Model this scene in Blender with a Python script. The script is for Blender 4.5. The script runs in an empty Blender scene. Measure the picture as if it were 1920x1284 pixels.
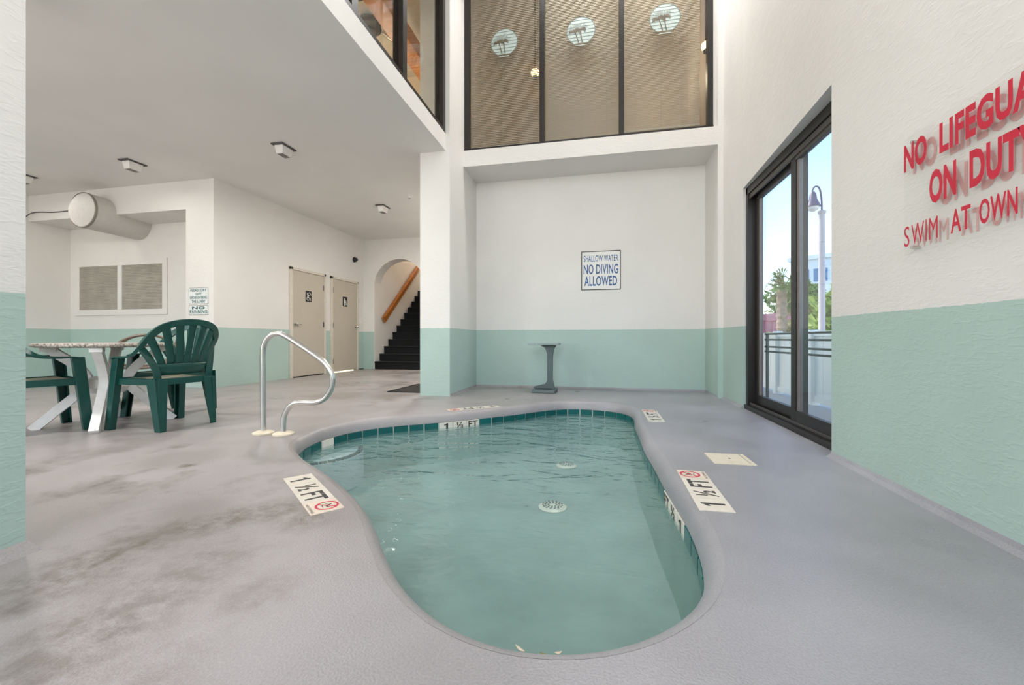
import bpy, bmesh, math, random
from mathutils import Vector, Matrix
random.seed(7)
S = bpy.context.scene
COL = S.collection
PI = math.pi

# ---------------------------------------------------------------- camera
cam_d = bpy.data.cameras.new('camera')
cam = bpy.data.objects.new('camera', cam_d); COL.objects.link(cam)
cam.location = (0, 0, 0.75)
cam.rotation_euler = (PI/2, 0, math.atan(167/785))
cam_d.sensor_width = 36.0
cam_d.lens = 785/1920*36.0
cam_d.shift_y = -7/1920
cam_d.clip_start = 0.05
cam_d.clip_end = 400
S.camera = cam

# ---------------------------------------------------------------- view
S.view_settings.view_transform = 'Standard'
S.view_settings.look = 'None'
S.view_settings.gamma = 1.0
S.view_settings.use_curve_mapping = False
S.view_settings.exposure = 0.02
S.cycles.adaptive_threshold = 0.06; S.cycles.debug_use_spatial_splits = True; S.cycles.max_bounces = 6; S.cycles.diffuse_bounces = 4; S.cycles.glossy_bounces = 3; S.cycles.transmission_bounces = 4; S.cycles.transparent_max_bounces = 12

# ---------------------------------------------------------------- sky, sun
w = bpy.data.worlds.new('world'); S.world = w; w.use_nodes = True
wn = w.node_tree.nodes; wl = w.node_tree.links
bg = wn['Background']
sky = wn.new('ShaderNodeTexSky')
sky.sky_type = 'NISHITA'; sky.sun_disc = False
sky.sun_elevation = math.radians(48); sky.sun_rotation = math.radians(-60)
sky.air_density = 1.0; sky.dust_density = 0.6; sky.ozone_density = 1.5
wl.new(sky.outputs[0], bg.inputs[0]); bg.inputs[1].default_value = 0.5

def light(name, kind, loc, rot, energy, color=(1, 1, 1), size=None, size_y=None, angle=None, spread=None):
    d = bpy.data.lights.new(name, kind); d.energy = energy; d.color = color
    if kind == 'AREA':
        d.shape = 'RECTANGLE'; d.size = size; d.size_y = size_y or size
        if spread: d.spread = spread
    elif kind == 'SUN': d.angle = angle or 0.01
    elif size: d.shadow_soft_size = size
    o = bpy.data.objects.new(name, d); COL.objects.link(o); o.location = loc; o.rotation_euler = rot
    return o
sd = Vector((-.62, .30, .72)).normalized()
light('sun', 'SUN', (0, 0, 30), sd.to_track_quat('Z', 'Y').to_euler(), 2.6, (1, .95, .86), angle=.01)
# fill lights, brighter than the sky, set at the assumed tall glazing behind the camera and the assumed long window beside it
light('assumed_tall_window_fill', 'AREA', (-.2, -2.70, 3.6), (PI/2+.42, 0, 0), 194, (1, .985, .97), 2.9, 4.2)
light('assumed_long_window_fill', 'AREA', (-5.8, -2.60, 1.8), (PI/2+.34, 0, 0), 166, (1, .985, .965), 6.6, 2.0)
# fill light under an added skylight, brightens the far deck and water
light('skylight_fill', 'AREA', (.15, 5.31, 6.15), (-.45, 0, 0), 98, (.985, .99, 1), 2.2, .55)

# ---------------------------------------------------------------- materials
def lin(c):
    return tuple(((v/255)/12.92 if v/255 <= .04045 else ((v/255+.055)/1.055)**2.4) for v in c)
MATS = {}
def nodes(name):
    m = bpy.data.materials.new(name); m.use_nodes = True
    nt = m.node_tree
    return m, nt, nt.nodes, nt.links, nt.nodes['Principled BSDF']
def noise(n, l, scale, detail=4, rough=.5, vec=None):
    t = n.new('ShaderNodeTexNoise'); t.inputs['Scale'].default_value = scale
    t.inputs['Detail'].default_value = detail; t.inputs['Roughness'].default_value = rough
    if vec is not None: l.new(vec, t.inputs['Vector'])
    return t
def ramp(n, l, src, stops):
    r = n.new('ShaderNodeValToRGB'); e = r.color_ramp.elements
    while len(e) < len(stops): e.new(.5)
    for i, (p, c) in enumerate(stops):
        e[i].position = p; e[i].color = (*c, 1) if len(c) == 3 else c
    l.new(src, r.inputs[0]); return r
def mix(n, l, a, b, fac, mode='MIX'):
    x = n.new('ShaderNodeMix'); x.data_type = 'RGBA'; x.blend_type = mode
    for v, k in ((fac, 0), (a, 6), (b, 7)):
        if hasattr(v, 'links'): l.new(v, x.inputs[k])
        elif k == 0: x.inputs[0].default_value = v
        else: x.inputs[k].default_value = (*v, 1)
    return x.outputs[2]
def math_(n, l, op, a, b=None, c=None):
    x = n.new('ShaderNodeMath'); x.operation = op
    for i, v in enumerate((a, b, c)):
        if v is None: continue
        if hasattr(v, 'links'): l.new(v, x.inputs[i])
        else: x.inputs[i].default_value = v
    return x.outputs[0]
def bump(n, l, h, strength, dist):
    b = n.new('ShaderNodeBump'); b.inputs['Strength'].default_value = strength; b.inputs['Distance'].default_value = dist
    l.new(h, b.inputs['Height']); return b.outputs[0]
def simple(name, c, rough=.5, metal=0., var=.06, scale=18, bmp=0., spec=.5):
    if name in MATS: return MATS[name]
    m, nt, n, l, p = nodes(name)
    tc = n.new('ShaderNodeTexCoord')
    t = noise(n, l, scale, 5, .6, tc.outputs['Object'])
    c = lin(c)
    lo = tuple(v*(1-var) for v in c); hi = tuple(min(1, v*(1+var)) for v in c)
    r = ramp(n, l, t.outputs[0], [(.3, lo), (.7, hi)])
    l.new(r.outputs[0], p.inputs['Base Color'])
    p.inputs['Roughness'].default_value = rough; p.inputs['Metallic'].default_value = metal
    p.inputs['Specular IOR Level'].default_value = spec
    if bmp: l.new(bump(n, l, t.outputs[0], bmp, .01), p.inputs['Normal'])
    MATS[name] = m; return m
def emis(name, c, strength):
    m, nt, n, l, p = nodes(name)
    p.inputs['Base Color'].default_value = (*lin(c), 1)
    p.inputs['Emission Color'].default_value = (*lin(c), 1); p.inputs['Emission Strength'].default_value = strength
    MATS[name] = m; return m

WHITE = (231, 227, 222); GREEN = (178, 200, 191)
def stucco(name, band=None, white=WHITE, green=GREEN, strength=.33):
    m, nt, n, l, p = nodes(name)
    g = n.new('ShaderNodeNewGeometry')
    pos = g.outputs['Position']
    n1 = noise(n, l, 4.0, 4, .66, pos); n2 = noise(n, l, 26, 1, .6, pos); n3 = noise(n, l, 1.1, 2, .5, pos)
    mp = n.new('ShaderNodeMapping'); mp.inputs['Rotation'].default_value = (.5, .9, .4); mp.inputs['Scale'].default_value = (1, 1, 3)
    l.new(pos, mp.inputs[0])
    n4 = noise(n, l, 5.5, 3, .7, mp.outputs[0])
    ridg = ramp(n, l, n4.outputs[0], [(.46, (0, 0, 0)), (.53, (1, 1, 1)), (.60, (0, 0, 0))])
    wl_ = lin(white)
    wh = ramp(n, l, n3.outputs[0], [(.25, tuple(v*.95 for v in wl_)), (.75, tuple(min(1, v*1.02) for v in wl_))]).outputs[0]
    if band:
        gl = lin(green)
        gr = ramp(n, l, n3.outputs[0], [(.25, tuple(v*.93 for v in gl)), (.75, tuple(min(1, v*1.05) for v in gl))]).outputs[0]
        sp = n.new('ShaderNodeSeparateXYZ'); l.new(pos, sp.inputs[0])
        wob = math_(n, l, 'MULTIPLY_ADD', n2.outputs[0], .010, band-.005)
        f = math_(n, l, 'GREATER_THAN', sp.outputs[2], wob)
        col = mix(n, l, gr, wh, f)
    else: col = wh
    l.new(col, p.inputs['Base Color'])
    p.inputs['Roughness'].default_value = .55; p.inputs['Specular IOR Level'].default_value = .3
    h = math_(n, l, 'ADD', n1.outputs[0], math_(n, l, 'MULTIPLY', ridg.outputs[0], .18))
    if strength: l.new(bump(n, l, h, strength, .012), p.inputs['Normal'])
    MATS[name] = m; return m
stucco('stucco_main', .888); stucco('stucco_left', .925); stucco('stucco_white'); stucco('stucco_column', .909)
stucco('plaster_ceiling', None, (234, 230, 225), strength=0)
stucco('lobby_wall', None, (226, 206, 178), strength=0)

GRIME = ((-1.64, .98, .22, .8), (-1.66, 1.10, .22, .9), (-1.65, 1.23, .20, .95), (-1.60, 1.36, .19, 1.0), (-1.52, 1.47, .18, 1.0), (-1.40, 1.57, .17, .95), (-1.21, 1.52, .16, .85), (-1.28, 1.0, .26, .6), (-1.27, .85, .26, .65), (-1.30, 1.18, .24, .55), (-1.0, 1.06, .16, .5), (-1.24, .72, .22, .6), (-2.40, 2.02, .07, .9), (-2.27, 1.92, .06, .8), (-2.88, 2.38, .09, .7))
def floor_mat():
    m, nt, n, l, p = nodes('painted_concrete')
    g = n.new('ShaderNodeNewGeometry'); pos = g.outputs['Position']
    sp = n.new('ShaderNodeSeparateXYZ'); l.new(pos, sp.inputs[0])
    n1 = noise(n, l, .9, 3, .6, pos); n2 = noise(n, l, 160, 1, .5, pos); n3 = noise(n, l, 2.6, 5, .65, pos); n5 = noise(n, l, .45, 2, .5, pos)
    mot = math_(n, l, 'ADD', math_(n, l, 'MULTIPLY', n1.outputs[0], .85), math_(n, l, 'MULTIPLY', n3.outputs[0], .15))
    warm = ramp(n, l, mot, [(.32, lin((154, 148, 146))), (.68, lin((180, 173, 172)))]).outputs[0]
    cool = ramp(n, l, mot, [(.34, lin((146, 145, 149))), (.66, lin((174, 173, 179)))]).outputs[0]
    side = n.new('ShaderNodeMapRange'); l.new(sp.outputs[0], side.inputs[0])
    for k, v in ((1, -1.2), (2, .6)): side.inputs[k].default_value = v
    base = mix(n, l, warm, cool, side.outputs[0])
    # dirt: strong on the walking side (left of the pool) and in the passage
    lw = ramp(n, l, math_(n, l, 'MULTIPLY_ADD', sp.outputs[0], -.35, .0), [(.05, (0, 0, 0)), (.5, (1, 1, 1))]).outputs[0]
    st = ramp(n, l, n3.outputs[0], [(.50, (0, 0, 0)), (.66, (1, 1, 1))]).outputs[0]
    big = ramp(n, l, n5.outputs[0], [(.42, (.1, .1, .1)), (.58, (1, 1, 1))]).outputs[0]
    s1 = math_(n, l, 'MULTIPLY', math_(n, l, 'MULTIPLY', st, big), lw)
    def blob(x, y, r):
        v = n.new('ShaderNodeVectorMath'); v.operation = 'DISTANCE'; l.new(pos, v.inputs[0]); v.inputs[1].default_value = (x, y, 0)
        d = math_(n, l, 'ADD', math_(n, l, 'DIVIDE', v.outputs['Value'], r), math_(n, l, 'MULTIPLY_ADD', n3.outputs[0], 1.6, -.8))
        return ramp(n, l, d, [(.45, (1, 1, 1)), (.95, (0, 0, 0))]).outputs[0]
    acc = s1
    for (x, y, r, k) in ((-3.4, 4.9, .5, .6), (-2.7, 5.0, .35, .7), (-2.6, 2.1, .3, .4), (-3.6, 3.6, .5, .4), (-1.75, 1.5, .2, .4)):
        acc = math_(n, l, 'MAXIMUM', acc, math_(n, l, 'MULTIPLY', blob(x, y, r), k))
    acc = math_(n, l, 'MULTIPLY', acc, math_(n, l, 'MULTIPLY_ADD', n3.outputs[0], .7, .25))
    # crescent of old grime left of the pool, broken up by a fine grain
    n6 = noise(n, l, 16, 3, .7, pos)
    gr = ramp(n, l, n6.outputs[0], [(.34, (.15,)*3), (.62, (1.0,)*3)]).outputs[0]
    cres = None
    for (x, y, r, k) in GRIME:
        v = n.new('ShaderNodeVectorMath'); v.operation = 'DISTANCE'; l.new(pos, v.inputs[0]); v.inputs[1].default_value = (x, y, 0)
        d = math_(n, l, 'ADD', math_(n, l, 'DIVIDE', v.outputs['Value'], r), math_(n, l, 'MULTIPLY_ADD', n3.outputs[0], 1.2, -.6))
        q = math_(n, l, 'MULTIPLY', ramp(n, l, d, [(.25, (1, 1, 1)), (1.0, (0, 0, 0))]).outputs[0], k)
        cres = q if cres is None else math_(n, l, 'MAXIMUM', cres, q)
    acc = math_(n, l, 'MAXIMUM', acc, math_(n, l, 'MULTIPLY', cres, gr))
    col = mix(n, l, base, lin((112, 102, 90)), acc)
    fine = ramp(n, l, n2.outputs[0], [(.3, (.86, .86, .86)), (.7, (1.0, 1.0, 1.0))]).outputs[0]
    col = mix(n, l, col, fine, 1.0, 'MULTIPLY')
    l.new(col, p.inputs['Base Color'])
    rr = ramp(n, l, n1.outputs[0], [(.32, (.26,)*3), (.68, (.5,)*3)]).outputs[0]
    l.new(rr, p.inputs['Roughness'])
    l.new(bump(n, l, n2.outputs[0], .35, .004), p.inputs['Normal'])
    MATS['floor'] = m
floor_mat()

def water_mat():
    m, nt, n, l, p = nodes('pool_water')
    n.remove(p)
    g = n.new('ShaderNodeNewGeometry')
    mp = n.new('ShaderNodeMapping'); mp.inputs['Rotation'].default_value = (0, 0, .15); mp.inputs['Scale'].default_value = (.8, 1.6, 1)
    l.new(g.outputs['Position'], mp.inputs[0])
    a = noise(n, l, 3.0, 3, .55, mp.outputs[0]); a.inputs['Distortion'].default_value = 1.2
    b = noise(n, l, 9.0, 2, .5, mp.outputs[0]); b.inputs['Distortion'].default_value = 1.0
    h = math_(n, l, 'ADD', a.outputs[0], math_(n, l, 'MULTIPLY', b.outputs[0], .22))
    sp = n.new('ShaderNodeSeparateXYZ'); l.new(g.outputs['Position'], sp.inputs[0])
    amp = n.new('ShaderNodeMapRange'); l.new(sp.outputs[1], amp.inputs[0])
    for k, v in ((1, 1.3), (2, 3.2), (3, .25), (4, 1.0)): amp.inputs[k].default_value = v
    h = math_(n, l, 'MULTIPLY', h, amp.outputs[0])
    nb = bump(n, l, h, 1.0, .027)
    lw = n.new('ShaderNodeLayerWeight'); lw.inputs[0].default_value = .5; l.new(nb, lw.inputs['Normal'])
    fr = math_(n, l, 'MULTIPLY_ADD', math_(n, l, 'POWER', lw.outputs['Facing'], 5.0), .98, .02)
    tr = n.new('ShaderNodeBsdfTransparent'); tr.inputs[0].default_value = (.85, .945, .935, 1)
    gl = n.new('ShaderNodeBsdfGlossy'); gl.inputs['Roughness'].default_value = .04; l.new(nb, gl.inputs['Normal'])
    ms = n.new('ShaderNodeMixShader'); l.new(fr, ms.inputs[0]); l.new(gl.outputs[0], ms.inputs[2])
    # slightly milky water: more scattering the longer the path through it
    df = n.new('ShaderNodeBsdfDiffuse'); df.inputs[0].default_value = (*lin((168, 212, 212)), 1)
    l2 = n.new('ShaderNodeLayerWeight'); l2.inputs[0].default_value = .5
    m2 = n.new('ShaderNodeMixShader'); l.new(math_(n, l, 'MULTIPLY_ADD', math_(n, l, 'POWER', l2.outputs['Facing'], 3.0), .40, .02), m2.inputs[0]); l.new(tr.outputs[0], m2.inputs[1]); l.new(df.outputs[0], m2.inputs[2])
    l.new(m2.outputs[0], ms.inputs[1])
    l.new(ms.outputs[0], n['Material Output'].inputs[0]); MATS['water'] = m
water_mat()
def glass_mat(name, tint, ior=1.45, rough=.0):
    m, nt, n, l, p = nodes(name); n.remove(p)
    lw = n.new('ShaderNodeLayerWeight'); lw.inputs[0].default_value = .5
    f0 = ((ior-1)/(ior+1))**2
    fr = math_(n, l, 'MULTIPLY_ADD', math_(n, l, 'POWER', lw.outputs['Facing'], 5.0), 1-f0, f0)
    tr = n.new('ShaderNodeBsdfTransparent'); tr.inputs[0].default_value = (*tint, 1)
    gl = n.new('ShaderNodeBsdfGlossy'); gl.inputs['Roughness'].default_value = rough
    ms = n.new('ShaderNodeMixShader'); l.new(fr, ms.inputs[0]); l.new(tr.outputs[0], ms.inputs[1]); l.new(gl.outputs[0], ms.inputs[2])
    l.new(ms.outputs[0], n['Material Output'].inputs[0]); MATS[name] = m
glass_mat('glass', (.93, .95, .94)); glass_mat('glass_door', (.97, .98, .98)); glass_mat('acrylic', (.995, .998, .996), 1.22)

simple('bronze', (46, 42, 40), .38, .3); simple('bronze_grey', (84, 80, 78), .45, .3); simple('mill_grey', (128, 120, 116), .5, .2)
simple('plaster_pool', (146, 163, 158), .5, var=.20, scale=1.7); simple('plaster_wall', (128, 153, 143), .5, var=.12, scale=3); simple('plaster_step', (196, 206, 208), .5, var=.06, scale=4)
simple('coping', (174, 171, 174), .36, var=.05, scale=6, bmp=.1)
def tile_mat():
    m, nt, n, l, p = nodes('green_tile')
    oi = n.new('ShaderNodeObjectInfo'); tc = n.new('ShaderNodeTexCoord')
    t = noise(n, l, 14, 3, .5, tc.outputs['Object'])
    c = mix(n, l, lin((2, 66, 64)), lin((8, 92, 88)), oi.outputs['Random'])
    c = mix(n, l, c, lin((30, 128, 126)), math_(n, l, 'MULTIPLY', t.outputs[0], .35))
    l.new(c, p.inputs['Base Color']); p.inputs['Roughness'].default_value = .12
    l.new(bump(n, l, t.outputs[0], .25, .01), p.inputs['Normal']); MATS['tile_green'] = m
tile_mat()
simple('tile_white', (228, 220, 206), .2); simple('tile_cream', (226, 210, 192), .35); simple('grout', (230, 230, 222), .8)
simple('tile_dark', (40, 44, 44), .4)
simple('ink_black', (58, 54, 52), .6); simple('ink_red', (205, 45, 75), .6); simple('ink_teal', (52, 92, 96), .6); simple('ink_blue', (60, 96, 148), .6, var=.2, scale=40)
simple('ink_crimson', (202, 24, 56), .4); simple('ink_letter_shadow', (222, 176, 172), .7)  # the pale pink paints the sign letters' shadow on the wall
simple('plastic_green', (9, 72, 64), .33, var=.12, scale=5); simple('plastic_worn', (128, 126, 108), .6, var=.3, scale=7)
simple('resin_white', (244, 241, 237), .5); simple('steel', (214, 212, 208), .22, .9, var=.03); simple('cream_plastic', (226, 214, 190), .45)
simple('door_tan', (196, 186, 170), .5, var=.03, scale=2); simple('frame_cream', (218, 208, 194), .5); simple('wood', (172, 104, 40), .4, var=.25, scale=6)
simple('carpet_black', (16, 17, 19), .95, var=.3, scale=90, bmp=.5); simple('mat_brown', (48, 42, 38), .95, var=.3, scale=60, bmp=.4)
simple('sign_white', (232, 230, 226), .45, var=.02); simple('sign_pale', (226, 230, 228), .45, var=.02)
simple('table_grey', (86, 100, 100), .45); simple('table_pale', (150, 164, 164), .5, var=.2, scale=60)
simple('duct', (206, 200, 194), .5, var=.04); simple('duct_rim', (140, 132, 122), .5); simple('vent_tan', (186, 180, 168), .6, var=.15, scale=4)
simple('blind_tan', (192, 177, 160), .5, var=.03); simple('black_plastic', (24, 24, 26), .3); simple('brown_tube', (112, 96, 82), .35); simple('brown_sling', (128, 112, 98), .8)
simple('white_plastic', (238, 234, 228), .4); simple('lens_glass', (236, 232, 226), .15)
simple('decal', (176, 188, 182), .35, var=.05); simple('decal_line', (96, 110, 106), .5); simple('decal_palm', (96, 86, 70), .6, var=.3); simple('decal_frond', (138, 146, 140), .6, var=.15)
simple('vinyl_white', (255, 251, 245), .4, var=.02); simple('pave', (196, 190, 182), .8); simple('bark', (176, 152, 128), .9, var=.25, scale=8, bmp=.6)
simple('leaf_green', (112, 138, 58), .6, var=.35, scale=3); simple('leaf_olive', (150, 142, 84), .6, var=.35, scale=3); simple('leaf_lime', (158, 178, 88), .6, var=.3, scale=3)
simple('pink_wall', (206, 140, 146), .7); simple('pink_dark', (84, 34, 40), .6); simple('office_white', (206, 216, 218), .6); simple('office_blue', (70, 112, 150), .2); simple('pole_grey', (206, 194, 190), .5)
simple('lamp_purple', (108, 96, 116), .4); simple('soil', (150, 130, 100), .9); simple('roof_grey', (160, 158, 156), .8)
simple('lobby_ceiling', (198, 188, 172), .8); simple('dark_metal', (58, 58, 60), .4, .4)
emis('lamp_glow', (255, 196, 120), 14); emis('gap_glow', (255, 236, 205), 2.2); emis('sconce_glow', (255, 220, 165), 6)
def speckle():
    m, nt, n, l, p = nodes('speckled_top'); tc = n.new('ShaderNodeTexCoord')
    t = noise(n, l, 70, 3, .7, tc.outputs['Object'])
    r = ramp(n, l, t.outputs[0], [(.38, lin((96, 86, 78))), (.5, lin((176, 166, 156))), (.62, lin((205, 198, 190)))])
    l.new(r.outputs[0], p.inputs['Base Color']); p.inputs['Roughness'].default_value = .35; MATS['speckle'] = m
speckle()

# ---------------------------------------------------------------- mesh helpers
class MB:
    def __init__(s): s.v = []; s.f = []
    def add(s, vs, fs):
        o = len(s.v); s.v += [tuple(v) for v in vs]; s.f += [tuple(i+o for i in f) for f in fs]; return s
    def box(s, x0, x1, y0, y1, z0, z1):
        return s.add([(x0, y0, z0), (x1, y0, z0), (x1, y1, z0), (x0, y1, z0), (x0, y0, z1), (x1, y0, z1), (x1, y1, z1), (x0, y1, z1)],
                     [(0, 3, 2, 1), (4, 5, 6, 7), (0, 1, 5, 4), (1, 2, 6, 5), (2, 3, 7, 6), (3, 0, 4, 7)])
    def prism(s, poly, z0, z1):           # plan polygon, counter-clockwise
        n = len(poly)
        return s.add([(x, y, z0) for x, y in poly]+[(x, y, z1) for x, y in poly],
                     [tuple(range(n-1, -1, -1)), tuple(range(n, 2*n))]+[(i, (i+1) % n, n+(i+1) % n, n+i) for i in range(n)])
    def taper(s, p0, sx0, sy0, p1, sx1, sy1):  # tapered post between two centres, rectangular in plan
        vs = []
        for p, a, b in ((p0, sx0, sy0), (p1, sx1, sy1)):
            for i, j in ((-1, -1), (1, -1), (1, 1), (-1, 1)): vs.append((p[0]+i*a/2, p[1]+j*b/2, p[2]))
        return s.add(vs, [(0, 3, 2, 1), (4, 5, 6, 7), (0, 1, 5, 4), (1, 2, 6, 5), (2, 3, 7, 6), (3, 0, 4, 7)])
    def sweep(s, pts, prof, ups=None, closed=False):
        # pts: centre line; prof: list of (a,b) across; frame: tangent, side, up
        n = len(pts); m = len(prof); P = [Vector(p) for p in pts]; o = []
        prev = None
        for i in range(n):
            t = ((P[(i+1) % n]-P[i-1]) if closed else (P[min(i+1, n-1)]-P[max(i-1, 0)])).normalized()
            if ups is not None:
                u = Vector(ups[i] if isinstance(ups, list) else ups)
            else:
                u = prev if prev is not None else (Vector((0, 0, 1)) if abs(t.z) < .9 else Vector((0, 1, 0)))
            u = (u-t*u.dot(t)).normalized(); prev = u
            sd_ = t.cross(u)
            for a, b in prof: o.append(P[i]+sd_*a+u*b)
        f = []
        for i in range(n if closed else n-1):
            j = (i+1) % n
            for k in range(m):
                q = (k+1) % m
                f.append((i*m+k, i*m+q, j*m+q, j*m+k))
        if not closed: f += [tuple(range(m-1, -1, -1)), tuple(range((n-1)*m, n*m))]
        return s.add(o, f)
    def tube(s, pts, r, k=10, closed=False):
        return s.sweep(pts, [(r*math.cos(2*PI*i/k), r*math.sin(2*PI*i/k)) for i in range(k)], closed=closed)
    def lathe(s, prof, c=(0, 0, 0), k=28, axis='z'):
        o = []; f = []; m = len(prof)
        for i in range(k):
            a = 2*PI*i/k
            for r, h in prof:
                p = (r*math.cos(a), r*math.sin(a), h)
                if axis == 'y': p = (p[0], p[2], p[1])
                if axis == 'x': p = (p[2], p[0], p[1])
                o.append((c[0]+p[0], c[1]+p[1], c[2]+p[2]))
        for i in range(k):
            j = (i+1) % k
            for q in range(m-1): f.append((i*m+q, j*m+q, j*m+q+1, i*m+q+1))
        if prof[0][0] > 1e-6: f.append(tuple(i*m for i in range(k))[::-1])
        if prof[-1][0] > 1e-6: f.append(tuple(i*m+m-1 for i in range(k)))
        return s.add(o, f)
    def grid(s, fn, nu, nv):
        o = [fn(i/nu, j/nv) for j in range(nv+1) for i in range(nu+1)]
        f = [(j*(nu+1)+i, j*(nu+1)+i+1, (j+1)*(nu+1)+i+1, (j+1)*(nu+1)+i) for j in range(nv) for i in range(nu)]
        return s.add(o, f)
    def tf(s, M):
        s.v = [tuple(M @ Vector(v)) for v in s.v]; return s
    def mesh(s, name, mat, smooth=False, fixn=True):
        me = bpy.data.meshes.new(name); me.from_pydata(s.v, [], s.f); me.update()
        if fixn:
            bm = bmesh.new(); bm.from_mesh(me)
            bmesh.ops.remove_doubles(bm, verts=bm.verts, dist=1e-5)
            bmesh.ops.recalc_face_normals(bm, faces=bm.faces); bm.to_mesh(me); bm.free()
        if mat: me.materials.append(MATS[mat] if isinstance(mat, str) else mat)
        if smooth:
            me.polygons.foreach_set('use_smooth', [True]*len(me.polygons))
            me.set_sharp_from_angle(angle=math.radians(38))
        return me
    def build(s, name, mat, parent=None, smooth=False, bevel=0, loc=None):
        o = bpy.data.objects.new(name, s.mesh(name, mat, smooth)); COL.objects.link(o)
        if parent: o.parent = parent
        if loc: o.location = loc
        if bevel:
            b = o.modifiers.new('bevel', 'BEVEL'); b.width = bevel; b.segments = 2; b.limit_method = 'ANGLE'; b.harden_normals = False
        return o
def inst(name, me, parent=None, M=None):
    o = bpy.data.objects.new(name, me); COL.objects.link(o)
    if parent: o.parent = parent
    if M is not None: o.matrix_local = M
    return o
def tag(o, label=None, cat=None, group=None, kind=None):
    if label: o['label'] = label
    if cat: o['category'] = cat
    if group: o['group'] = group
    if kind: o['kind'] = kind
    return o
def empty(name, loc=(0, 0, 0), rz=0):
    o = bpy.data.objects.new(name, None); COL.objects.link(o); o.location = loc; o.rotation_euler = (0, 0, rz); return o
def struct(name, mb, mat, label, smooth=False):
    o = mb.build(name, mat, None, smooth); return tag(o, label, kind='structure')
def copy_tree(o, parent=None):
    c = o.copy(); COL.objects.link(c); c.parent = parent
    for ch in o.children: copy_tree(ch, c)
    return c
def spline(pts, per=6, closed=False):
    P = [Vector(p) for p in pts]; n = len(P); out = []
    for i in range(n if closed else n-1):
        g = (lambda k: P[k % n]) if closed else (lambda k: P[max(0, min(n-1, k))])
        p0, p1, p2, p3 = g(i-1), g(i), g(i+1), g(i+2)
        for k in range(per):
            t = k/per
            out.append(.5*((2*p1)+(p2-p0)*t+(2*p0-5*p1+4*p2-p3)*t*t+(3*p1-p0-3*p2+p3)*t**3))
    if not closed: out.append(P[-1])
    return out
TXT = {}
def text_mb(s, bold=.0):
    key = (s, bold)
    if key not in TXT:
        c = bpy.data.curves.new('t', 'FONT'); c.body = s; c.size = 1; c.extrude = 0; c.space_character = 1.06; c.offset = bold; c.resolution_u = 3
        o = bpy.data.objects.new('t', c); COL.objects.link(o)
        dg = bpy.context.evaluated_depsgraph_get(); me = bpy.data.meshes.new_from_object(o.evaluated_get(dg))
        v = [tuple(x.co) for x in me.vertices]; f = [tuple(p.vertices) for p in me.polygons]
        bpy.data.objects.remove(o); bpy.data.curves.remove(c); bpy.data.meshes.remove(me)
        x0 = min(a[0] for a in v); x1 = max(a[0] for a in v); y0 = min(a[1] for a in v); y1 = max(a[1] for a in v)
        TXT[key] = ([((a[0]-x0)/(x1-x0), (a[1]-y0)/(y1-y0)) for a in v], f)
    return TXT[key]
def put_text(mb, s, x, y, w_, h_, bold=.0):
    # lower left corner, width and height in the local plane
    if s == '1':
        return mb.add([(x+a*w_, y+b*h_, 0) for a, b in ((.5, 0), (1, 0), (1, 1), (.62, 1), (.5, .9), (0, .78), (0, .64), (.5, .70))], [(0, 1, 2, 7), (7, 2, 3, 4), (7, 4, 5, 6)])
    v, f = text_mb(s, bold); mb.add([(x+a*w_, y+b*h_, 0) for a, b in v], f); return mb
def plane_matrix(o, right, up):
    r = Vector(right).normalized(); u = Vector(up); u = (u-r*u.dot(r)).normalized(); nrm = r.cross(u)
    return Matrix(((r.x, u.x, nrm.x, o[0]), (r.y, u.y, nrm.y, o[1]), (r.z, u.z, nrm.z, o[2]), (0, 0, 0, 1)))
def flat(mb, poly):
    return mb.add([(x, y, 0) for x, y in poly], [tuple(range(len(poly)))])
def ring(mb, cx, cy, r0, r1, k=36, a0=0, a1=2*PI):
    vs = []; fs = []
    for i in range(k+1):
        a = a0+(a1-a0)*i/k
        vs += [(cx+r0*math.cos(a), cy+r0*math.sin(a), 0), (cx+r1*math.cos(a), cy+r1*math.sin(a), 0)]
        if i: fs.append((2*i-2, 2*i-1, 2*i+1, 2*i))
    return mb.add(vs, fs)
def bar(mb, x0, y0, x1, y1, t):
    dx, dy = x1-x0, y1-y0; L = math.hypot(dx, dy); nx, ny = -dy/L*t/2, dx/L*t/2
    z = len(mb.f)*1.2e-5
    return mb.add([(x0+nx, y0+ny, z), (x0-nx, y0-ny, z), (x1-nx, y1-ny, z), (x1+nx, y1+ny, z)], [(0, 1, 2, 3)])
def printed(mb, name, mat, M, parent, lift=.0015):
    mb.tf(Matrix.Translation((0, 0, lift))); mb.tf(M)
    o = bpy.data.objects.new(name, mb.mesh(name, mat, fixn=False)); COL.objects.link(o); o.parent = parent; return o

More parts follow.
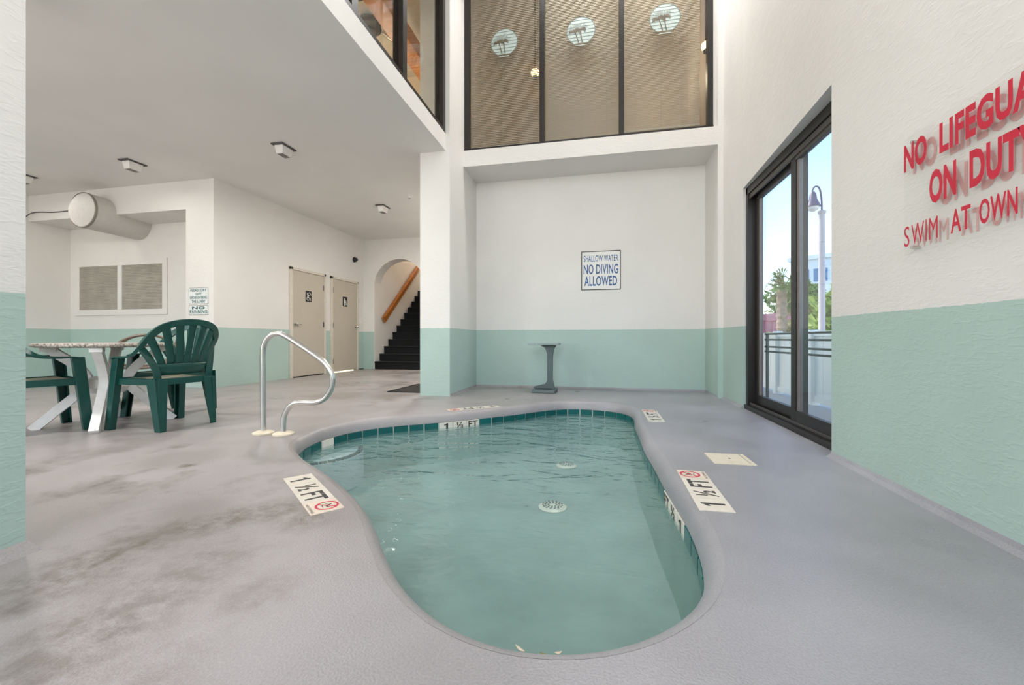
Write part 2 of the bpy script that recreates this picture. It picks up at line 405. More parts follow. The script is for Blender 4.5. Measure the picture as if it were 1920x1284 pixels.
# ================================================================ POOL OUTLINE
POOL = [(-2.123, 2.621), (-2.19, 2.752), (-2.23, 2.893), (-2.248, 3.038), (-2.233, 3.184), (-2.193, 3.325), (-2.131, 3.458), (-2.045, 3.577), (-1.943, 3.683), (-1.828, 3.774), (-1.706, 3.856), (-1.585, 3.94), (-1.47, 4.03), (-1.359, 4.127), (-1.25, 4.225), (-1.14, 4.323), (-1.032, 4.422), (-0.927, 4.525), (-0.828, 4.635), (-0.732, 4.745), (-0.629, 4.85), (-0.518, 4.946), (-0.39, 5.017), (-0.246, 5.041), (-0.1, 5.025), (0.042, 4.986), (0.17, 4.915), (0.264, 4.803), (0.314, 4.666), (0.331, 4.52), (0.327, 4.373), (0.318, 4.227), (0.311, 4.08), (0.311, 3.933), (0.313, 3.786), (0.314, 3.639), (0.313, 3.492), (0.313, 3.345), (0.315, 3.198), (0.322, 3.051), (0.33, 2.905), (0.336, 2.758), (0.34, 2.611), (0.346, 2.464), (0.355, 2.317), (0.364, 2.171), (0.372, 2.024), (0.374, 1.877), (0.369, 1.73), (0.353, 1.584), (0.318, 1.442), (0.255, 1.309), (0.163, 1.195), (0.048, 1.104), (-0.087, 1.048), (-0.233, 1.036), (-0.375, 1.073), (-0.502, 1.145), (-0.615, 1.239), (-0.715, 1.347), (-0.808, 1.46), (-0.9, 1.575), (-0.995, 1.687), (-1.099, 1.791), (-1.21, 1.888), (-1.323, 1.981), (-1.44, 2.07), (-1.56, 2.155), (-1.681, 2.238), (-1.801, 2.323), (-1.917, 2.413), (-2.027, 2.51)]
FINE = [(p.x, p.y) for p in spline([(x, y, 0) for x, y in POOL], 4, True)]
NF = len(FINE)
def inward(i):
    a = FINE[(i-2) % NF]; b = FINE[(i+2) % NF]; tx, ty = b[0]-a[0], b[1]-a[1]; L = math.hypot(tx, ty)
    return ty/L, -tx/L
def offset(d):           # + outwards
    return [(FINE[i][0]-inward(i)[0]*d, FINE[i][1]-inward(i)[1]*d) for i in range(NF)]
RB = .09; RX = .065; WZ = -.148; BZ = -.50

# ================================================================ SETTING
def fill_with_hole(name, outer, hole, z, mat):
    bm = bmesh.new()
    es = []
    for loop in (outer, hole):
        vs = [bm.verts.new((x, y, z)) for x, y in loop]
        for i in range(len(vs)): es.append(bm.edges.new((vs[i], vs[(i+1) % len(vs)])))
    bmesh.ops.triangle_fill(bm, use_beauty=True, use_dissolve=False, edges=es)
    # drop faces inside the hole
    def inside(p):
        c = False; n = len(hole)
        for i in range(n):
            x1, y1 = hole[i]; x2, y2 = hole[i-1]
            if (y1 > p.y) != (y2 > p.y) and p.x < (x2-x1)*(p.y-y1)/(y2-y1)+x1: c = not c
        return c
    bad = [f for f in bm.faces if inside(f.calc_center_median())]
    bmesh.ops.delete(bm, geom=bad, context='FACES')
    for f in bm.faces:
        if f.normal.z < 0: f.normal_flip()
    me = bpy.data.meshes.new(name); bm.to_mesh(me); bm.free(); me.materials.append(MATS[mat])
    o = bpy.data.objects.new(name, me); COL.objects.link(o); return o
OUT = [(-9.8, -3.0), (1.75, -3.0), (1.75, 6.5), (-2.0, 6.5), (-2.0, 9.75), (-9.8, 9.75)]
fl = fill_with_hole('floor', OUT, offset(RX), 0, 'floor')
tag(fl, 'grey painted concrete pool deck with brownish stains', kind='structure')

struct('wall_right', MB().box(1.435, 1.70, -3.0, 3.03, 0, 6.3), 'stucco_main', 'white stucco wall with mint green lower band beside the red lettered sign')
struct('wall_right_header', MB().prism([(1.435, 3.03), (1.70, 3.03), (1.70, 4.95), (1.50, 4.95)], 2.37, 6.3), 'stucco_main', 'white stucco wall above the sliding glass door')
struct('wall_right_pier', MB().box(1.50, 1.70, 4.95, 5.7, 0, 6.3), 'stucco_main', 'narrow white and mint wall strip between sliding door and alcove')
struct('wall_alcove_side', MB().box(1.44, 1.70, 5.7, 6.6, 0, 6.3), 'stucco_main', 'short return wall at the right end of the alcove')
struct('wall_alcove', MB().box(-1.925, 1.44, 6.35, 6.6, 0, 3.2), 'stucco_main', 'alcove wall carrying the blue no diving sign')
struct('trim_1', MB().box(-1.925, 1.44, 5.70, 6.6, 3.2, 3.43), 'stucco_white', 'white lintel and sill ledge under the three pane window')
struct('wall_pier', MB().box(-2.34, -1.925, 5.16, 9.42, 0, 6.3), 'stucco_main', 'white and mint pier between the stair passage and the alcove')
struct('wall_column', MB().box(-2.55, -1.98, .50, 1.085, 0, 3.2), 'stucco_column', 'white and mint column cropped at the left edge of the photo')
struct('wall_service_corner', MB().box(-6.30, -5.78, 5.30, 9.75, 0, 3.2), 'stucco_left', 'stucco wall with the two tan restroom doors')
struct('wall_service_back', MB().box(-9.8, -6.30, 5.88, 9.75, 0, 3.2), 'stucco_left', 'recessed wall carrying the louvred vent')
struct('trim_2', MB().box(-9.8, -6.30, 5.30, 5.88, 2.76, 3.2), 'stucco_white', 'white header above the recess with the round duct')
struct('wall_left', MB().box(-9.8, -9.6, -3.0, 5.88, 0, 3.2), 'stucco_left', 'far left wall behind the patio table')
# far wall with the arched stair opening
def arch_wall():
    x0, x1, y0, y1 = -5.78, -2.34, 9.42, 9.75
    xl, xr, zs, zt = -5.49, -4.17, 2.06, 2.70
    arc = [((xl+xr)/2+(xr-xl)/2*math.cos(PI-PI*i/24), zs+(zt-zs)*math.sin(PI*i/24)) for i in range(25)]
    mb = MB()
    mb.box(x0, xl, y0, y1, 0, zs); mb.box(xr, x1, y0, y1, 0, zs)
    for y in (y0, y1):
        vs = []; fs = []
        for x, z in arc: vs += [(x, y, z), (x, y, 3.2)]
        for i in range(24): fs.append((2*i, 2*i+2, 2*i+3, 2*i+1))
        mb.add(vs, fs)
        mb.add([(x0, y, zs), (xl, y, zs), (xl, y, 3.2), (x0, y, 3.2)], [(0, 1, 2, 3)])
        mb.add([(xr, y, zs), (x1, y, zs), (x1, y, 3.2), (xr, y, 3.2)], [(0, 1, 2, 3)])
    vs = []; fs = []
    for x, z in arc: vs += [(x, y0, z), (x, y1, z)]
    for i in range(24): fs.append((2*i, 2*i+2, 2*i+3, 2*i+1))
    mb.add(vs, fs)
    return mb
struct('wall_far', arch_wall(), 'stucco_left', 'far passage wall with the arched stair opening')
struct('trim_6', MB().box(-5.4905, -5.482, 9.423, 9.75, 0, 2.08).box(-4.178, -4.1695, 9.423, 9.75, 0, 2.08), 'stucco_white', 'white plaster lining of the arch jambs')
ce = MB().box(-9.8, -1.98, -3.0, 9.75, 3.2, 3.42)
struct('ceiling', ce, 'plaster_ceiling', 'low white ceiling with box lights over the seating area')
ch = MB()
for a in ((-9.8, -1.0, -3.0, 9.75), (1.3, 1.70, -3.0, 9.75), (-1.0, 1.3, -3.0, 4.98), (-1.0, 1.3, 5.64, 9.75)): ch.box(a[0], a[1], a[2], a[3], 6.2, 6.3)
struct('ceiling_high', ch, 'plaster_ceiling', 'high ceiling over the pool')
sk = empty('added_skylight', (.15, 5.31, 6.2)); tag(sk, 'added unseen skylight over the pool', kind='structure')  # unseen skylight, added to carry the overhead fill light
for a in ((-1.15, -1.09), (-.03, .03), (1.09, 1.15)): MB().box(a[0], a[1], -.33, .33, .1, .16).build('mullion', 'bronze', sk)  # bars of the added skylight, unseen like the rest of it
for a in ((-1.09, -.03), (.03, 1.09)): MB().box(a[0], a[1], -.33, .33, .06, .09).build('pane', 'white_plastic', sk)
# stairwell shell
sw = MB()
sw.box(-5.7, -5.49, 9.75, 14.0, 0, 5.4); sw.box(-4.10, -3.9, 9.75, 14.0, 0, 5.4); sw.box(-5.7, -3.9, 13.8, 14.0, 0, 5.4); sw.box(-5.7, -3.9, 9.75, 14.0, 5.2, 5.4); sw.box(-5.7, -3.9, 9.65, 9.85, 3.2, 5.4)
struct('wall_stairwell', sw, 'stucco_white', 'cream lit stairwell walls beyond the arch')
# wall behind the camera, with assumed glazed openings
bw = MB()
for a in ((-9.8, -9.2, 0, 3.2), (-2.5, -1.75, 0, 3.2), (-9.2, -2.5, 0, .5), (-9.2, -2.5, 2.9, 3.2), (-1.98, -1.75, 3.2, 6.3), (1.35, 1.70, 0, 6.3), (-1.75, 1.35, 0, .4), (-1.75, 1.35, 5.8, 6.3)):
    bw.box(a[0], a[1], -3.0, -2.8, a[2], a[3])
struct('wall_front', bw, 'stucco_white', 'wall behind the viewer with assumed tall glazing')
def glazed(name, x0, x1, z0, z1, n, label):  # unseen windows assumed behind the camera, where the fill lights sit
    e = empty(name, ((x0+x1)/2, -2.9, z0)); tag(e, label, kind='structure')
    M = Matrix.Translation((-(x0+x1)/2, 2.9, -z0))
    for i in range(n+1):
        x = x0+(x1-x0)*i/n; MB().box(x-.03, x+.03, -2.93, -2.87, z0, z1).tf(M).build('mullion', 'bronze', e)
    for z in (z0, z1): MB().box(x0, x1, -2.93, -2.87, z-.03, z+.03).tf(M).build('rail', 'bronze', e)
    for i in range(n):
        a = x0+(x1-x0)*i/n; b = x0+(x1-x0)*(i+1)/n; MB().box(a+.03, b-.03, -2.905, -2.895, z0+.03, z1-.03).tf(M).build('pane', 'glass', e)
glazed('assumed_window_3', -1.75, 1.35, .4, 5.8, 3, 'assumed unseen tall glazing behind the viewer')
glazed('assumed_window_4', -9.2, -2.5, .5, 2.9, 6, 'assumed unseen long window behind the viewer')
# cove base strips
def cove(name, pts, label, r=.035, mat='floor'):
    mb = MB(); mb.sweep([(x, y, 0) for x, y in pts], [(0, 0), (r, 0), (r*.35, r*.45), (0, r)], ups=(0, 0, 1)); return struct(name, mb, mat, label)
cove('baseboard_right', [(1.436, 3.03), (1.436, -2.8)], 'thin grey cove strip along the right wall foot')
cove('baseboard_alcove', [(-1.925, 5.16), (-1.925, 6.35), (1.44, 6.35), (1.44, 5.7)], 'thin grey cove strip around the alcove foot', .03)
cove('baseboard_pier', [(1.50, 5.7), (1.50, 4.95)], 'thin grey cove strip beside the sliding door', .03)
cove('baseboard_left', [(-5.78, 9.42), (-5.78, 9.20)], 'short cove strip by the arch corner', .02)
mb = MB(); mb.add([(-2.59, .46, 0), (-1.945, .46, 0), (-1.945, 1.115, 0), (-2.59, 1.115, 0), (-2.555, .495, .04), (-1.978, .495, .04), (-1.978, 1.087, .04), (-2.555, 1.087, .04)], [(0, 3, 2, 1), (4, 5, 6, 7), (0, 1, 5, 4), (1, 2, 6, 5), (2, 3, 7, 6), (3, 0, 4, 7)])
struct('baseboard_column', mb, 'floor', 'pinkish grey chamfered base of the left column')

# ---- upper lobby seen through the windows
up = MB()
up.box(-7.0, -2.34, 7.2, 7.4, 3.42, 5.6); up.box(-7.2, -7.0, 0, 7.4, 3.42, 5.6); up.box(-7.0, -2.2, -.2, 0, 3.42, 5.6)
struct('wall_lobby', up, 'lobby_wall', 'warm beige lobby walls behind the upper side window')
struct('ceiling_lobby', MB().box(-7.2, -2.12, -.2, 7.4, 5.6, 5.7), 'lobby_ceiling', 'tan lobby ceiling behind the upper side window')
struct('wall_upper_room', MB().box(-1.925, 1.44, 8.2, 8.3, 3.43, 6.2), 'lobby_wall', 'beige room wall behind the blinds')
struct('floor_upper_room', MB().box(-1.925, 1.7, 6.6, 8.4, 3.3, 3.43), 'wood', 'wood floor of the room behind the blinds')
struct('wall_upper_side', MB().box(1.44, 1.7, 6.6, 8.4, 3.3, 6.3), 'lobby_wall', 'side wall of the room behind the blinds')
light('lobby_lamp', 'POINT', (-4.2, 4.2, 5.2), (0, 0, 0), 60, (1, .88, .72), .15)
light('lobby_lamp', 'POINT', (-3.4, 6.2, 4.4), (0, 0, 0), 24, (1, .88, .72), .15)
light('upper_room_lamp', 'POINT', (.9, 7.2, 4.9), (0, 0, 0), 14, (1, .80, .56), .12)
light('stairwell_lamp', 'POINT', (-4.75, 12.4, 4.7), (0, 0, 0), 70, (1, .84, .66), .15)

# ================================================================ WINDOWS
# side window over the low ceiling
e = empty('window_1', (-2.03, 1.62, 3.42)); tag(e, 'dark framed upper window on the left above the low ceiling', kind='structure')
M1 = Matrix.Translation((2.03, -1.62, -3.42))
ys = [1.35, 2.22, 3.11, 4.01, 5.12]
MB().box(-2.08, -1.985, 1.30, 5.16, 3.42, 3.47).tf(M1).build('sill_rail', 'bronze', e)
MB().box(-2.08, -1.99, 1.30, 5.16, 6.14, 6.2).tf(M1).build('head_rail', 'bronze', e)
for i, y in enumerate(ys):
    MB().box(-2.10, -1.985, y-.045, y+.045, 3.47, 6.14).tf(M1).build('mullion', 'bronze', e)
for i in range(4):
    MB().box(-2.045, -2.037, ys[i]+.045, ys[i+1]-.045, 3.47, 6.14).tf(M1).build('pane', 'glass', e)
struct('trim_3', MB().box(-2.12, -1.985, -2.8, 1.30, 3.42, 6.2), 'stucco_white', 'white wall above the left column')
# three-pane window over the alcove
W2 = empty('window_2', (-.25, 5.78, 3.43)); tag(W2, 'dark framed three pane upper window over the alcove', kind='structure')
M2 = Matrix.Translation((.25, -5.78, -3.43))
xs = [-1.885, -.80, .265, 1.36]
MB().box(-1.925, 1.40, 5.745, 5.82, 3.43, 3.475).tf(M2).build('sill_rail', 'bronze', W2)
MB().box(-1.925, 1.40, 5.745, 5.82, 6.14, 6.2).tf(M2).build('head_rail', 'bronze', W2)
for x in xs: MB().box(x-.034, x+.034, 5.74, 5.825, 3.475, 6.14).tf(M2).build('mullion', 'bronze', W2)
panes = []
for i in range(3):
    panes.append(MB().box(xs[i]+.034, xs[i+1]-.034, 5.775, 5.783, 3.475, 6.14).tf(M2).build('pane', 'glass', W2))
struct('trim_4', MB().box(1.40, 1.44, 5.76, 6.0, 3.43, 6.2), 'stucco_white', 'white jamb strip right of the three pane window')
for i, cx in enumerate((-1.341, -.269, .817)):
    cz = 4.94; r = .192
    D = MB()
    # rounded disc, flat at the foot
    poly = [(r*math.cos(a), r*1.0*math.sin(a)) for a in [math.radians(-122+364*0+k*(364-60)/44) if False else math.radians(-58+k*(296)/44) for k in range(45)]]
    nb = len(poly)
    D.add([(x, 0, y) for x, y in poly]+[(x, .004, y) for x, y in poly], [tuple(range(nb)), tuple(range(2*nb-1, nb-1, -1))]+[(k, (k+1) % nb, nb+(k+1) % nb, nb+k) for k in range(nb)])
    D.tf(Matrix.Translation((cx, 5.770, cz))); D.tf(M2)
    d = D.build('decal', 'decal', panes[i]); d['label'] = 'round pale palm tree decal'
    MM = M2 @ plane_matrix((cx, 5.770, cz), (1, 0, 0), (0, 0, 1))
    ln = MB()
    for k in range(-3, 4):
        y = k*.046+.012; hw = math.sqrt(max(0, r*r-y*y))*.97; ln.add([(-hw, y-.003, 0), (hw, y-.003, 0), (hw, y+.003, 0), (-hw, y+.003, 0)], [(0, 1, 2, 3)])
    ring(ln, 0, 0, r*.965, r, 40, math.radians(-58), math.radians(238))
    printed(ln, 'decal_lines', 'decal_line', MM, panes[i])
    pm = MB(); fm = MB(); rnd = random.Random(i+3)
    for px, top, foot in ((-.075, .0, -.030), (-.012, .018, .018)):
        bar(pm, px, top, foot, -.158, .013)
        for k in range(34):
            a = rnd.uniform(-.25, PI+.25); L = rnd.uniform(.05, .088); x2, y2 = px+math.cos(a)*L, top+math.sin(a)*L*.42
            bar(pm, px, top+.004, x2, y2, .007); bar(pm, x2, y2, x2+math.cos(a)*.008, y2-.036, .004)
        for k in range(22):
            a = rnd.uniform(.1, PI-.1); L = rnd.uniform(.07, .105); bar(fm, px, top+.012, px+math.cos(a)*L, top+.012+math.sin(a)*L*.95, .007)
    printed(fm, 'frond_print', 'decal_frond', MM, panes[i], .0024)
    printed(pm, 'palm_print', 'decal_palm', MM, panes[i], .003)
    bt = MB(); bt.add([(-.075, -.200, 0), (.075, -.200, 0), (.075, -.188, 0), (-.075, -.188, 0)], [(0, 1, 2, 3)])
    printed(bt, 'decal_foot', 'decal', MM, panes[i])
# blinds
BL = [('tan mini blind behind the left pane of the three pane window', -1.86, -.83, 3.50),
      ('tan mini blind behind the middle pane of the three pane window', -.77, .235, 3.50),
      ('tan mini blind behind the right pane, raised off the sill', .295, 1.27, 3.56)]
for bi, (lab, x0, x1, zb) in enumerate(BL):
    dy_, dz_ = (.0060, .0105) if bi == 0 else (.0055, .0107)
    b = empty('mini_blind', ((x0+x1)/2, 5.90, zb)); tag(b, lab, 'blind', 'mini blinds behind the upper window')
    T = Matrix.Translation((-(x0+x1)/2, -5.90, -zb))
    sl = MB(); z = zb+.03
    while z < 6.1:
        sl.add([(x0, 5.90-dy_, z-dz_), (x1, 5.90-dy_, z-dz_), (x1, 5.90+dy_, z+dz_), (x0, 5.90+dy_, z+dz_)], [(0, 1, 2, 3)]); z += (.0250 if bi == 0 else .0215)
    so = sl.tf(T).build('slats', 'blind_tan', b); so['kind'] = 'stuff'
    MB().box(x0, x1, 5.888, 5.912, zb-.008, zb+.014).tf(T).build('bottom_rail', 'blind_tan', b, bevel=.003)
    MB().box(x0, x1, 5.88, 5.92, 6.10, 6.14).tf(T).build('head_box', 'blind_tan', b)
    for k in (.16, .5, .84):
        x = x0+(x1-x0)*k; MB().box(x-.0012, x+.0012, 5.885, 5.889, zb, 6.1).tf(T).build('cord', 'vent_tan', b)
# small warm lamps behind the blinds
def globe(loc, r, label, name='globe_lamp'):
    o = empty(name, loc); tag(o, label, 'lamp')
    MB().lathe([(0, -r), (r*.5, -r*.87), (r*.87, -r*.5), (r, 0), (r*.87, r*.5), (r*.5, r*.87), (0, r)], k=18).build('globe', 'lamp_glow', o, True)
    MB().lathe([(.03, -r-.03), (.04, -r), (.02, -r+.03)], k=14).build('cap', 'dark_metal', o, True)
    MB().lathe([(.012, r*.9), (.012, 6.19-loc[2])], k=10).build('stem', 'dark_metal', o, True)
globe((-.945, 6.06, 4.64), .06, 'glowing warm bulb seen through the left blind')
globe((1.40, 6.15, 4.75), .06, 'warm lamp beside the right edge of the blinds')
# lobby items behind the side window
bo = tag(MB().box(-2.97, -2.72, 2.2, 7.2, 5.06, 5.30).build('wood_beam', 'wood', None, bevel=.01), 'orange brown wood beam under the lobby ceiling', 'beam')
struct('trim_5', MB().box(-2.36, -2.16, 5.45, 5.75, 3.42, 5.6), 'lobby_wall', 'cream lobby post behind the side window')
t = empty('track_light', (-3.42, 5.75, 5.60)); tag(t, 'dark lobby ceiling spotlight with chrome barrel', 'light')
MB().lathe([(.10, 0), (.16, -.05), (.17, -.16), (.10, -.22)], k=20).build('canopy', 'dark_metal', t, True)
MB().tube([(.15, .1, -.16), (.33, .32, -.24)], .035, 12).build('barrel', 'steel', t, True)
MB().box(-.9, .3, -.55, -.35, -.03, -.001).build('track', 'dark_metal', t)
ws = empty('wall_panel_light', (-2.9, 7.19, 4.6)); tag(ws, 'glowing cream wall light on the lobby wall', 'light')
MB().box(-.16, .16, -.06, 0, -.16, .16).build('shade', 'sconce_glow', ws, bevel=.01)
MB().box(-.18, .18, -.02, 0, -.18, .18).build('back_plate', 'white_plastic', ws)

# ================================================================ SLIDING DOOR
DR = empty('door_3', (1.58, 3.95, 0)); tag(DR, 'dark bronze sliding glass door in the right wall', kind='structure')
TD = Matrix.Translation((-1.58, -3.95, 0))
def dbox(name, a, mat, par=DR): return MB().box(*a).tf(TD).build(name, mat, par, bevel=.004)
Y0, Y1, ZT = 2.90, 4.95, 2.37
dbox('frame_jamb', (1.53, 1.66, Y1-.055, Y1, 0, ZT), 'bronze'); dbox('frame_jamb', (1.53, 1.66, Y0, Y0+.05, 0, ZT), 'bronze')
dbox('frame_head', (1.53, 1.66, Y0, Y1, ZT-.08, ZT), 'bronze'); dbox('frame_head_stop', (1.545, 1.565, Y0, Y1, ZT-.13, ZT-.08), 'bronze_grey')
dbox('threshold', (1.51, 1.66, Y0, Y1, 0, .045), 'bronze'); dbox('track', (1.55, 1.57, Y0, Y1, .045, .07), 'bronze_grey')
for nm, xa, xb, ya, yb in (('fixed', 1.60, 1.645, 3.82, 4.90), ('sliding', 1.555, 1.597, 2.95, 3.92)):
    pn = dbox('door_panel', (xa, xb, yb-.085, yb, .05, ZT-.09), 'bronze')
    dbox('stile', (xa, xb, ya, ya+.085, .05, ZT-.09), 'bronze', pn)
    dbox('bottom_rail', (xa, xb, ya+.085, yb-.085, .05, .16), 'bronze', pn)
    dbox('top_rail', (xa, xb, ya+.085, yb-.085, ZT-.16, ZT-.09), 'bronze_grey', pn)
    xm = (xa+xb)/2
    dbox('glazing_bead', (xm-.012, xm+.02, yb-.125, yb-.085, .16, ZT-.16), 'mill_grey', pn)
    dbox('glazing_bead', (xm-.012, xm+.02, ya+.085, ya+.10, .16, ZT-.16), 'mill_grey', pn)
    dbox('pane', (xm-.003, xm+.003, ya+.10, yb-.125, .16, ZT-.16), 'glass_door', pn)

# ================================================================ RESTROOM DOORS
def plaque(parent, y, z, wy, hz, figure):
    x = -5.78+.031
    MB().box(x, x+.006, y-wy/2, y+wy/2, z-hz/2, z+hz/2).build('plaque', 'black_plastic', parent, bevel=.002)
    MM = plane_matrix((x+.006, y, z), (0, 1, 0), (0, 0, 1)); f = MB()
    s = hz
    if figure == 0:
        ring(f, -.03, .05, 0, .020, 16); bar(f, -.03, .03, -.015, -.03, .03); bar(f, -.015, -.03, .04, -.035, .018); bar(f, .04, -.035, .055, -.085, .016); ring(f, -.02, -.045, .03, .042, 24, 2.0, 5.9)
        bar(f, -.03, .015, .02, .015, .014); bar(f, .015, .085, .07, .03, .014)
    else:
        ring(f, -.02, .06, 0, .020, 16); bar(f, -.02, .04, -.02, -.03, .05); bar(f, -.035, -.03, -.035, -.09, .016); bar(f, -.008, -.03, -.008, -.09, .016); ring(f, .035, -.04, .022, .032, 24, 2.0, 5.9)
        bar(f, .03, .03, .035, -.03, .016); bar(f, .035, -.03, .06, -.07, .012)
    printed(f, 'figure', 'sign_white', MM, parent)
def rest_door(name, y0, y1, hinge_far, label, fig, gap):
    e = empty(name, (-5.78, (y0+y1)/2, 0)); tag(e, label, kind='structure')
    T = Matrix.Translation((5.78, -(y0+y1)/2, 0))
    def b(n_, a, m, par=e): return MB().box(*a).tf(T).build(n_, m, par, bevel=.004)
    b('frame_post', (-5.78, -5.735, y0, y0+.05, 0, 2.12), 'frame_cream'); b('frame_post', (-5.78, -5.735, y1-.05, y1, 0, 2.12), 'frame_cream'); b('frame_head', (-5.78, -5.735, y0, y1, 2.07, 2.12), 'frame_cream')
    leaf = b('door_leaf', (-5.779, -5.752, y0+.053, y1-.053, .02, 2.067), 'door_tan')
    hy = (y1-.053) if hinge_far else (y0+.053); s = -1 if hinge_far else 1
    for z in (.25, 1.05, 1.82): b('hinge', (-5.753, -5.742, min(hy, hy+s*.03), max(hy, hy+s*.03), z-.055, z+.055), 'bronze_grey' if z != 1.82 else 'mill_grey', leaf)
    ky = (y0+.115) if hinge_far else (y1-.115)
    kn = MB().lathe([(.034, 0), (.034, .008), (.016, .012), (.014, .045), (.026, .055), (.03, .07), (.02, .082), (0, .084)], k=18, axis='x').tf(Matrix.Translation((-5.752, ky, 1.04))).tf(T).build('knob', 'steel', leaf, True)
    MB().tube([(-5.70, ky, 1.04), (-5.70, ky+(.12 if hinge_far else -.07), 1.035)], .010, 8).tf(T).build('lever', 'steel', leaf, True)
    sub = empty('door_plaque', (0, 0, 0)); sub.parent = e; sub.matrix_local = T
    plaque(sub, (y0+y1)/2-.02, 1.60, .17, .22, fig)
    if gap: b('light_gap', (-5.779, -5.745, y0+.055, y1-.2, .001, .016), 'gap_glow')
    else: b('bottom_shadow_gap', (-5.779, -5.76, y0+.055, y1-.055, .0, .019), 'black_plastic')
rest_door('door_1', 6.88, 7.91, True, 'tan restroom door nearer the pool', 0, False)
rest_door('door_2', 8.10, 9.14, False, 'tan restroom door nearer the stairs with light under it', 1, True)

# ================================================================ STAIRS
st = empty('staircase', (-4.8, 9.43, 0)); tag(st, 'black carpeted stairs rising behind the arch', 'staircase')
for k in range(15):
    y = 9.425+.227*k; z = .19+.184*k
    mb = MB(); mb.box(-5.48, -4.11, y, y+.26, z-.184 if k else 0.002, z-.012); mb.box(-5.48, -4.11, y-.02, y+.26, z-.035, z)
    mb.tf(Matrix.Translation((4.8, -9.43, 0))).build('step', 'carpet_black', st, bevel=.012)
hr = empty('stair_handrail', (-5.42, 9.8, 1.0)); tag(hr, 'sloping orange wood handrail on the stairwell wall', 'handrail')
T = Matrix.Translation((5.42, -9.8, -1.0))
def rl(y): return 1.28+(y-9.78)*.81
pts = [(-5.43, 9.78, rl(9.78)-.05), (-5.43, 13.2, rl(13.2)-.05)]
MB().sweep(pts, [(-.022, -.085), (.022, -.085), (.022, .085), (-.022, .085)], ups=(0, 0, 1)).tf(T).build('rail_board', 'wood', hr, bevel=.006)
MB().sweep([(-5.41, 9.78, rl(9.78)+.025), (-5.41, 13.2, rl(13.2)+.025)], [(-.025, -.012), (.04, -.012), (.04, .014), (-.025, .014)], ups=(0, 0, 1)).tf(T).build('rail_cap', 'wood', hr, bevel=.006)
for y in (10.2, 11.4, 12.6): MB().box(-5.488, -5.44, y-.02, y+.02, rl(y)-.10, rl(y)-.06).tf(T).build('bracket', 'steel', hr)

# ================================================================ SWIMMING POOL
PL = empty('swimming_pool', (-.8, 3.0, BZ)); tag(PL, 'small pear shaped shallow pool with green waterline tiles', 'pool')
TP = Matrix.Translation((.8, -3.0, -BZ))
def loft(rings, close_bottom=None):
    mb = MB(); m = len(rings); vs = []
    for pts, z in rings: vs += [(x, y, z) for x, y in pts]
    fs = []
    for r in range(m-1):
        for i in range(NF):
            j = (i+1) % NF; fs.append((r*NF+i, r*NF+j, (r+1)*NF+j, (r+1)*NF+i))
    if close_bottom: fs.append(tuple((m-1)*NF+i for i in range(NF)))
    return mb.add(vs, fs)
prof = [(RX-RX*math.sin(a), -RB+RB*math.cos(a)) for a in [PI/2*k/8 for k in range(9)]]
prof = [(RX+.0, .0006)]+prof[1:]+[(.012, -RB-.004)]
cop = loft([(offset(d), z) for d, z in prof]).tf(TP).build('coping', 'floor', PL, True)
loft([(offset(.012), -RB-.002), (offset(.012), -.173), (offset(0), -.175), (offset(-.01), BZ+.06), (offset(-.03), BZ+.02)]).tf(TP).build('basin_wall', 'plaster_wall', PL, True)
loft([(offset(-.03), BZ+.02), (offset(-.07), BZ)], True).tf(TP).build('basin_floor', 'plaster_pool', PL, True)
MB().add([(x, y, -RB-.0005) for x, y in offset(.012)]+[(x, y, -RB-.0005) for x, y in offset(.001)], [(i, (i+1) % NF, NF+(i+1) % NF, NF+i) for i in range(NF)])
loft([(offset(.0095), -RB-.001), (offset(.0095), -.172)]).tf(TP).build('grout_bed', 'grout', PL, True)
WHITE_T = {11: '1', 12: '½', 13: 'FT', 43: 'FT', 44: '½', 45: '1', 3: ''}
n72 = len(POOL)
for i in range(n72):
    a = Vector((*POOL[i], 0)); b = Vector((*POOL[(i+1) % n72], 0)); d = (b-a); L = d.length; t_ = d/L; inn = Vector((t_.y, -t_.x, 0))
    g = .0058; top = -RB-.003; bot = -.170
    bow = .0
    mb = MB(); q0 = a+t_*g; q1 = b-t_*g
    o_ = [q0-inn*.012, q1-inn*.012, q1+inn*.004, q0+inn*.004]
    mb.add([(p.x, p.y, z) for z in (bot, top) for p in o_], [(0, 3, 2, 1), (4, 5, 6, 7), (0, 1, 5, 4), (1, 2, 6, 5), (2, 3, 7, 6), (3, 0, 4, 7)])
    wt = i in WHITE_T
    to = mb.tf(TP).build('tile', 'tile_white' if wt else 'tile_green', PL, bevel=.003)
    if wt and WHITE_T[i]:
        # reads from the water: right is opposite to the walking direction of the outline
        c = (q0+q1)/2+inn*.0045
        MM = TP @ plane_matrix((c.x, c.y, top-.075), (t_.x, t_.y, 0), (0, 0, 1)) if inn.cross(Vector((0, 0, 1))).dot(t_) < 0 else TP @ plane_matrix((c.x, c.y, top-.075), (-t_.x, -t_.y, 0), (0, 0, 1))
        tm = MB(); wd = {'1': .042, '½': .075, 'FT': .105}[WHITE_T[i]]
        put_text(tm, WHITE_T[i], -wd/2, .006, wd, .062, .02); printed(tm, 'tile_print', 'ink_black', MM, PL, .001)
